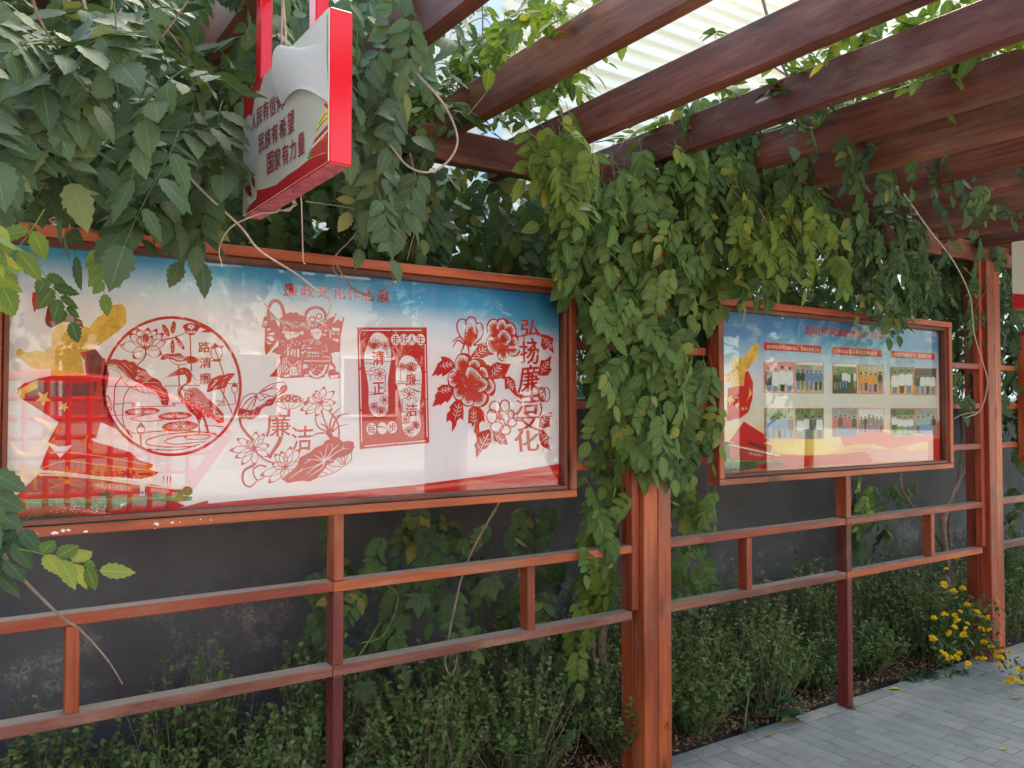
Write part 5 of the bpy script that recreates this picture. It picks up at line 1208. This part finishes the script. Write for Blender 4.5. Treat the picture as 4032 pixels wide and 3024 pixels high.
# ---- dark trees and shrubs beyond the wall
for k, (x, y, hh, w_b, lab) in enumerate(((-.9, 2.0, 3.6, 1.5, 'dense dark tree beyond the wall, behind the big toothed leaves'), (1.5, 2.3, 2.75, 1.2, 'thin dark shrub beyond the wall, in the gap over the paper cut board'), (3.3, 2.0, 2.7, 1.2, 'dark bush beyond the wall behind the bright cascade of leaves'), (5.6, 1.9, 3.2, 1.4, 'dark tree beyond the wall behind the photo board'), (8.0, 1.9, 3.2, 1.5, 'dark tree beyond the wall past the far post'))):
    t = root('background_tree', (x, y, -.05), lab, 'tree')
    link('trunk', tube([(x, y, -.1), (x+.05, y, .9), (x-.05, y-.05, 1.8), (x, y, hh*.85)], .07, .02, BARK, 'trunk', 7), t)
    pls = []
    n = (330, 120, 170, 420, 420)[k]
    for _ in range(n):
        u = nrg.normal(0, 1, 3); u /= np.linalg.norm(u); rr_ = nrg.random()**.4
        p = np.array([x, y, 2.15+(hh-2.7)*.5])+u*rr_*np.array([w_b, .75, .75+(hh-2.7)*.5])
        pls.append((p, frame(nrg.normal(0, 1, 3)+np.array([0, 0, -.6]), nrg.normal(0, .6, 3)+np.array([0, -.2, 1])), rng.uniform(.8, 1.15)))
    Vs = []; Fs = []; Us = []; Ls = []; o = 0
    for p, M, s in pls:
        V, F, U, Lv = rng.choice(LEAF_LO); Vs.append((V*s) @ M.T+p); Fs.append(F+o); Us.append(U); Ls.append(Lv+rng.random()); o += len(V)
    tag(link('crown', mesh_np('crown', np.concatenate(Vs), np.concatenate(Fs), LM['shade'][1], np.concatenate(Us), {'lv': np.concatenate(Ls)}, True), t), kind='stuff')

for x, y, hgt, rad, lab in PLAZA_TREES:
    t = root('plaza_tree', (x, y, 0), lab, 'tree', 'trees on the plaza')
    link('trunk', tube([(x, y, -.05), (x+.06, y, hgt*.3), (x-.05, y+.05, hgt*.6), (x, y, hgt*.9)], .13, .04, BARK, 'trunk', 8), t)
    Vs = []; Fs = []; Us = []; Ls = []; o = 0
    for _ in range(330):
        u = nrg.normal(0, 1, 3); u /= np.linalg.norm(u); p = np.array([x, y, hgt*.66])+u*nrg.random()**.4*np.array([rad, rad, hgt*.36])
        M = frame(nrg.normal(0, 1, 3)+np.array([0, 0, -.5]), nrg.normal(0, .6, 3)+np.array([0, 0, 1]))
        V, F, U, Lv = rng.choice(LEAF_LO); Vs.append((V*rng.uniform(2.0, 2.8)) @ M.T+p); Fs.append(F+o); Us.append(U); Ls.append(Lv+rng.random()); o += len(V)
    tag(link('crown', mesh_np('crown', np.concatenate(Vs), np.concatenate(Fs), LM['fresh'][1], np.concatenate(Us), {'lv': np.concatenate(Ls)}, True), t), kind='stuff')
# ---- box shrubs in the bed
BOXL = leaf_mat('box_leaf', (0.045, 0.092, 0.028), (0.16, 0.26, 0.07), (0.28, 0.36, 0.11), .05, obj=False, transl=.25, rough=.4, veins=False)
DRY = flat('dry_twig', (0.3, 0.24, 0.17), .9, .2, .3)
bl = np.array([(0, 0, 0), (-.0058, .010, .0012), (0, .011, 0), (.0058, .010, .0012), (-.0044, .0165, .001), (0, .019, -.001), (.0044, .0165, .001)])
bf = np.array([(0, 2, 1), (0, 3, 2), (1, 2, 4), (2, 5, 4), (2, 3, 6), (2, 6, 5)]); bu = np.array([(.5, 0), (0, .5), (.5, .5), (1, .5), (0, .8), (.5, 1), (1, .8)])
def shrub(x, y, hgt, rad, ns, lab, seed):
    r = random.Random(seed); t = root('box_shrub', (x, y, -.03), lab, 'shrub', 'box shrubs in the planting bed')
    Vs = []; Ls = []; tubes = []; cnt = 0; dry = []
    for _ in range(ns):
        a = r.uniform(0, 2*math.pi); q = math.sqrt(r.random()); bx, by = x+.25*rad*q*math.cos(a), y+.22*rad*q*math.sin(a)
        ex, ey = x+rad*q*math.cos(a)*1.05, y+.8*rad*q*math.sin(a); ez = hgt*(1-.45*q*q)*r.uniform(.62, 1.12)
        P = catmull([(bx, by, -.02), (bx*.5+ex*.5+r.uniform(-.03, .03), by*.5+ey*.5, ez*.5), (ex, ey, ez)], 7)
        tubes.append(tube_arrays(P, .0022, .0009, 3))
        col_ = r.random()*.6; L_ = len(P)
        n = r.randint(22, 34)
        for k in range(n):
            u = .12+.88*(k//2)/(n/2); f_ = min(u, .999)*(L_-1); i = int(f_); p = P[i]*(1-(f_-i))+P[min(i+1, L_-1)]*(f_-i)
            d = np.array([r.gauss(0, 1), r.gauss(0, 1), .55+r.gauss(0, .3)]); nn = np.array([r.gauss(0, .4), r.gauss(0, .4)-.2, 1])
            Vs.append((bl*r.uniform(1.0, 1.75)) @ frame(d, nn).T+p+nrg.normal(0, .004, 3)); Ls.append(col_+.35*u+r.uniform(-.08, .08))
    for _ in range(int(ns*.22)):
        a = r.uniform(0, 2*math.pi); q = r.random(); p0 = np.array([x+.3*rad*math.cos(a), y+.3*rad*math.sin(a), 0]); p1 = np.array([x+rad*q*math.cos(a)*1.1, y-.2*rad+.6*rad*q*math.sin(a), hgt*r.uniform(.3, .9)])
        dry.append(tube_arrays(catmull([p0, (p0+p1)/2+nrg.normal(0, .03, 3), p1], 4), .0022, .0008, 3))
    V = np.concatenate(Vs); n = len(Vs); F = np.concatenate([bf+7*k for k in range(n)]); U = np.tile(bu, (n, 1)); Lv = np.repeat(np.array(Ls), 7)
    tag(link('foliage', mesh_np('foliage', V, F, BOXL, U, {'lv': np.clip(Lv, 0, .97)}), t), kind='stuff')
    v, f = merge(tubes); link('stems', mesh_np('stems', v, f, BARK), t)
    if dry: v, f = merge(dry); link('dry_twigs', mesh_np('dry_twigs', v, f, DRY), t)
rs = random.Random(21)
SHRUB_AT = [(-.4, 'at the bed end nearest the dusty vine'), (.32, 'below the short baluster under the painted gate'), (1.16, 'around the maroon stile under the paper cuts'), (2.0, 'below the short baluster beside the creeper'), (2.68, 'around the foot of the middle thick post'),
            (3.34, 'below the short baluster next to the middle post'), (4.17, 'around the maroon stile beside the paving'), (5.03, 'below the short baluster beside the flowers'), (5.75, 'around the thick post with yellow flowers'), (7.2, 'beyond the thick post with yellow flowers')]
k = 0; x = -.45
while x < 9.0:
    back = k % 2; y = (.25 if not back else .6)+rs.uniform(-.04, .05); hgt = (.58 if not back else .7)+rs.uniform(-.08, .08)
    if 4.25 < x < 5.0 and not back: hgt *= .6; y += .12
    lm = min(SHRUB_AT, key=lambda q: abs(q[0]-x))[1]
    lab = ('leafy box shrub against the grey wall ' if back else 'twiggy box shrub near the kerb ')+lm
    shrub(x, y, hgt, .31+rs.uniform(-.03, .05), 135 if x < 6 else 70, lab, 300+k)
    x += .26+rs.uniform(-.04, .04); k += 1
# ================================================================== flowers, weeds, litter
YEL = flat('yellow_petal', (0.85, 0.58, 0.02), .55, .3, .2)
rf = random.Random(77)
kr = root('flowering_shrub', (5.45, .05, 0), 'arching plant with yellow pompon flowers at the foot of the far thick post', 'plant')
def pompon():
    Vs = []; Fs = []; o = 0; r = random.Random(2)
    for k in range(22):
        el = math.asin(-.2+1.2*(k+.5)/22); az = k*2.4
        d = np.array([math.cos(el)*math.cos(az), math.cos(el)*math.sin(az), math.sin(el)]); M = frame(d+np.array([0, 0, .15]), np.array([r.gauss(0, .5), r.gauss(0, .5), 1]))
        v = np.array([(0, .002, 0), (-.005, .012, .001), (0, .017, .002), (.005, .012, .001)]) @ M.T
        Vs.append(v); Fs.append(np.array([(0, 1, 2), (0, 2, 3)])+o); o += 4
    return np.concatenate(Vs), np.concatenate(Fs)
Vp, Fp = pompon(); POM = mesh_np('flower', Vp, Fp, YEL)
kst = []
for px, py, y in ((2060, 1330, .0), (2110, 1300, -.1), (2150, 1310, -.16), (2010, 1400, -.05), (2080, 1370, -.12), (2130, 1360, -.2), (2040, 1440, -.15), (2100, 1425, -.2), (2160, 1400, -.22), (2185, 1440, -.3), (2200, 1470, -.34), (2150, 1455, -.28), (2070, 1290, .05), (2060, 1455, -.2), (2120, 1330, -.16), (2090, 1345, .05), (2170, 1360, -.2), (2195, 1450, -.26)):
    e = vy(px, py, y); b = np.array([5.45+rf.uniform(-.15, .15), .12+rf.uniform(-.05, .08), 0]); m_ = (b+e)/2+np.array([rf.uniform(-.05, .05), 0, .16])
    P = catmull([b, m_, e], 8); kst.append(P); V, F = tube_arrays(P, .0025, .001, 4); link('stem', mesh_np('stem', V, F, GREENSTEM, smooth=True), kr)
FP = [(2043, 1270), (1858+0, 1) ]
flw = [(1828+0, 0)]
z5 = [(1865, 655), (1920, 700), (1855, 640), (1815, 690), (1780, 715), (1860, 765), (1990, 725), (1775, 790), (1855, 795), (1955, 730), (2000, 805), (1835, 835), (1755, 825), (1650, 870), (1640, 855), (1650, 735), (1720, 710), (1965, 880), (1945, 800), (1810, 950), (1715, 960), (1755, 980), (1790, 975), (1925, 980), (1960, 985), (1860, 1010), (1870, 1025), (2045, 625), (2040, 650), (2010, 910), (2030, 940), (2035, 965), (2070, 940), (2065, 980), (2060, 1025), (2105, 1010), (2120, 940), (2140, 1105), (2175, 1050), (2180, 1130), (2110, 1135), (1830, 545), (1775, 565), (1715, 520), (1730, 425), (1795, 360), (1845, 830), (1980, 735), (1800, 750), (1740, 990), (2190, 1055), (1700, 940), (1910, 690), (2150, 1120)]
for zx, zy in z5:
    px, py = 1444+zx*.3472, 1083+zy*.3472
    yy = .1-.45*max(0, min(1, (py-1250)/220))+rf.uniform(-.05, .03)
    p = vy(px, py, yy)
    if p[2] < .02: p = on_z(px*VS, py*VS, .025)
    o = link('flower', POM, kr, tuple(p), (rf.uniform(-1, .2), rf.uniform(-.5, .5), rf.uniform(0, 6))); o.scale = (1.3*rf.uniform(.75, 1.25),)*3
Vs = []; n = 0; Ls = []
for P in kst:
    for k in range(34):
        p = P[rf.randrange(3, len(P))]+nrg.normal(0, .028, 3); p[2] = max(p[2], .015)
        Vs.append((bl*np.array([1, 1.5, 1])*rf.uniform(1.1, 1.9)) @ frame(nrg.normal(0, 1, 3)-np.array([0, .4, .1]), nrg.normal(0, .4, 3)+np.array([0, -.2, 1])).T+p); Ls.append(rf.uniform(0, .5)); n += 1
tag(link('foliage', mesh_np('foliage', np.concatenate(Vs), np.concatenate([bf+7*k for k in range(n)]), BOXL, np.tile(bu, (n, 1)), {'lv': np.repeat(Ls, 7)}), kr), kind='stuff')

# sow thistle with long toothed leaves
WEED = leaf_mat('weed_leaf', (0.04, 0.085, 0.04), (0.1, 0.18, 0.09), (0.2, 0.28, 0.1), .05, obj=True, transl=.25)
def blade(L, Wd, curl, r):
    N = 14; V = []; F = []; U = []
    for i in range(N+1):
        t = i/N; w_ = Wd*.5*math.sin(math.pi*(t*.92+.06))*(1.2 if i % 2 else .62); y = L*t*(1-.25*curl*t); z = L*(.55*t-curl*t*t)
        V += [(-w_, y, z+.15*w_), (0, y, z), (w_, y, z+.15*w_)]; U += [(0, t), (.5, t), (1, t)]
    for i in range(N):
        a = 3*i; F += [(a, a+1, a+4), (a, a+4, a+3), (a+1, a+2, a+5), (a+1, a+5, a+4)]
    return mesh_np('leaf', V, F, WEED, U, {'lv': np.full(len(V), r.uniform(.1, .6))}, True)
def weed(px, py, n, L, lab, stem=True):
    b = on_z(px*VS, py*VS, 0.0); b[1] = min(b[1], .11); t = root('weed', tuple(b), lab, 'weed')
    for k in range(n):
        az = rf.uniform(1.2, 5.1)
        link('leaf', blade(L*rf.uniform(.7, 1.2), L*.26, rf.uniform(.3, .75), rf), t, (b[0], b[1], .004+.02*k*(L/.2)*(.5 if stem else 0)), (0, 0, az))
    if stem: link('stem', tube([b, b+np.array([.02, 0, .1]), b+np.array([.06, .01, .22]), b+np.array([.07, .03, .34])], .006, .002, GREENSTEM), t)
weed(1662, 1550, 11, .2, 'sow thistle with long toothed leaves at the paving edge, beside a big yellow leaf')
weed(1990, 1460, 14, .13, 'low clump of ragged weeds spilling onto the paving between stile and flowers', False)
weed(1945, 1462, 12, .11, 'small weed rosette on the bed edge right of the red stile', False)
weed(1838, 1528, 6, .06, 'tiny weed tuft growing at the foot of the red stile', False)
weed(1560, 1560, 6, .1, 'little weed sprouting from leaf litter beside the middle post', True)
weed(2075, 1452, 8, .1, 'ragged weed under the yellow flowers on the paving edge', False)
weed(2030, 1440, 12, .12, 'ragged weed beneath the arching flower stems, near the low weed clump', False)

# fallen leaves: each curled leaf is its own thing
FAL = [flat('fallen_yellow', (0.62, 0.42, 0.05), .6, .3, .3), flat('fallen_ochre', (0.45, 0.24, 0.05), .7, .3, .3), flat('fallen_brown', (0.33, 0.2, 0.11), .8, .2, .3)]
def dead(L, Wd, seed, m):
    r = random.Random(seed); v, f, u = leaflet(L, Wd, 8, r.uniform(-.25, .1), r.uniform(.1, .7), r); v[:, 2] -= v[:, 2].min(); return mesh_np('fallen_leaf', v, f, m, u)
for i, (px, py, L) in enumerate(((1690, 1562, .1), (1651, 1592, .05), (1615, 1597, .022), (1600, 1566, .05), (1515, 1605, .04), (1467, 1622, .03), (1946, 1491, .07), (2178, 1508, .075), (2108, 1609, .028), (2173, 1617, .045), (1889, 1625, .022), (2050, 1471, .03), (2132, 1477, .03), (1700, 1545, .03), (1745, 1548, .03))):
    p = on_z(px*VS, py*VS, .0025)
    o = link('fallen_leaf', dead(L, L*.5, i, FAL[0 if i % 3 != 1 else 1]), None, tuple(p), (0, 0, rf.uniform(0, 6.28)))
    tag(o, 'big bright yellow fallen leaf lying beside the sow thistle' if i == 0 else ('long curled yellow leaf lying on the open paving' if i in (6, 7) else 'small yellow fallen leaf lying on the paving edge'), 'leaf', 'fallen leaves on the paving')
# leaf litter on the soil
Vs = []; Fs = []; Ms = []; o = 0
for k in range(4200):
    x = rf.uniform(2.3, 6.2) if k % 5 else rf.uniform(-.5, 8); y = .1+abs(rf.gauss(0, .17)); L = rf.uniform(.012, .035)
    v, f, u = leaflet(L, L*rf.uniform(.2, .55), 3, rf.uniform(-.4, .4), rf.uniform(0, .7), rf)
    v = v @ frame(np.array([rf.gauss(0, 1), rf.gauss(0, 1), rf.gauss(0, .25)]), np.array([rf.gauss(0, .3), rf.gauss(0, .3), 1])).T+np.array([x, y, .012+rf.uniform(0, .016)])
    Vs.append(v); Fs.append(f+o); Ms += [rf.choice((0, 1, 1, 2, 2, 2))]*len(f); o += len(v)
me = mesh_np('leaf_litter', np.concatenate(Vs), np.concatenate(Fs)); [me.materials.append(m) for m in FAL[1:]+[flat('litter_dark', (0.17, 0.11, 0.07), .9, .2, .3)]]
me.polygons.foreach_set('material_index', np.array(Ms, dtype=np.int32)[:len(me.polygons)])
tag(link('leaf_litter', me), 'brown and yellow dead leaves littering the soil along the paving edge', 'leaf litter', kind='stuff')
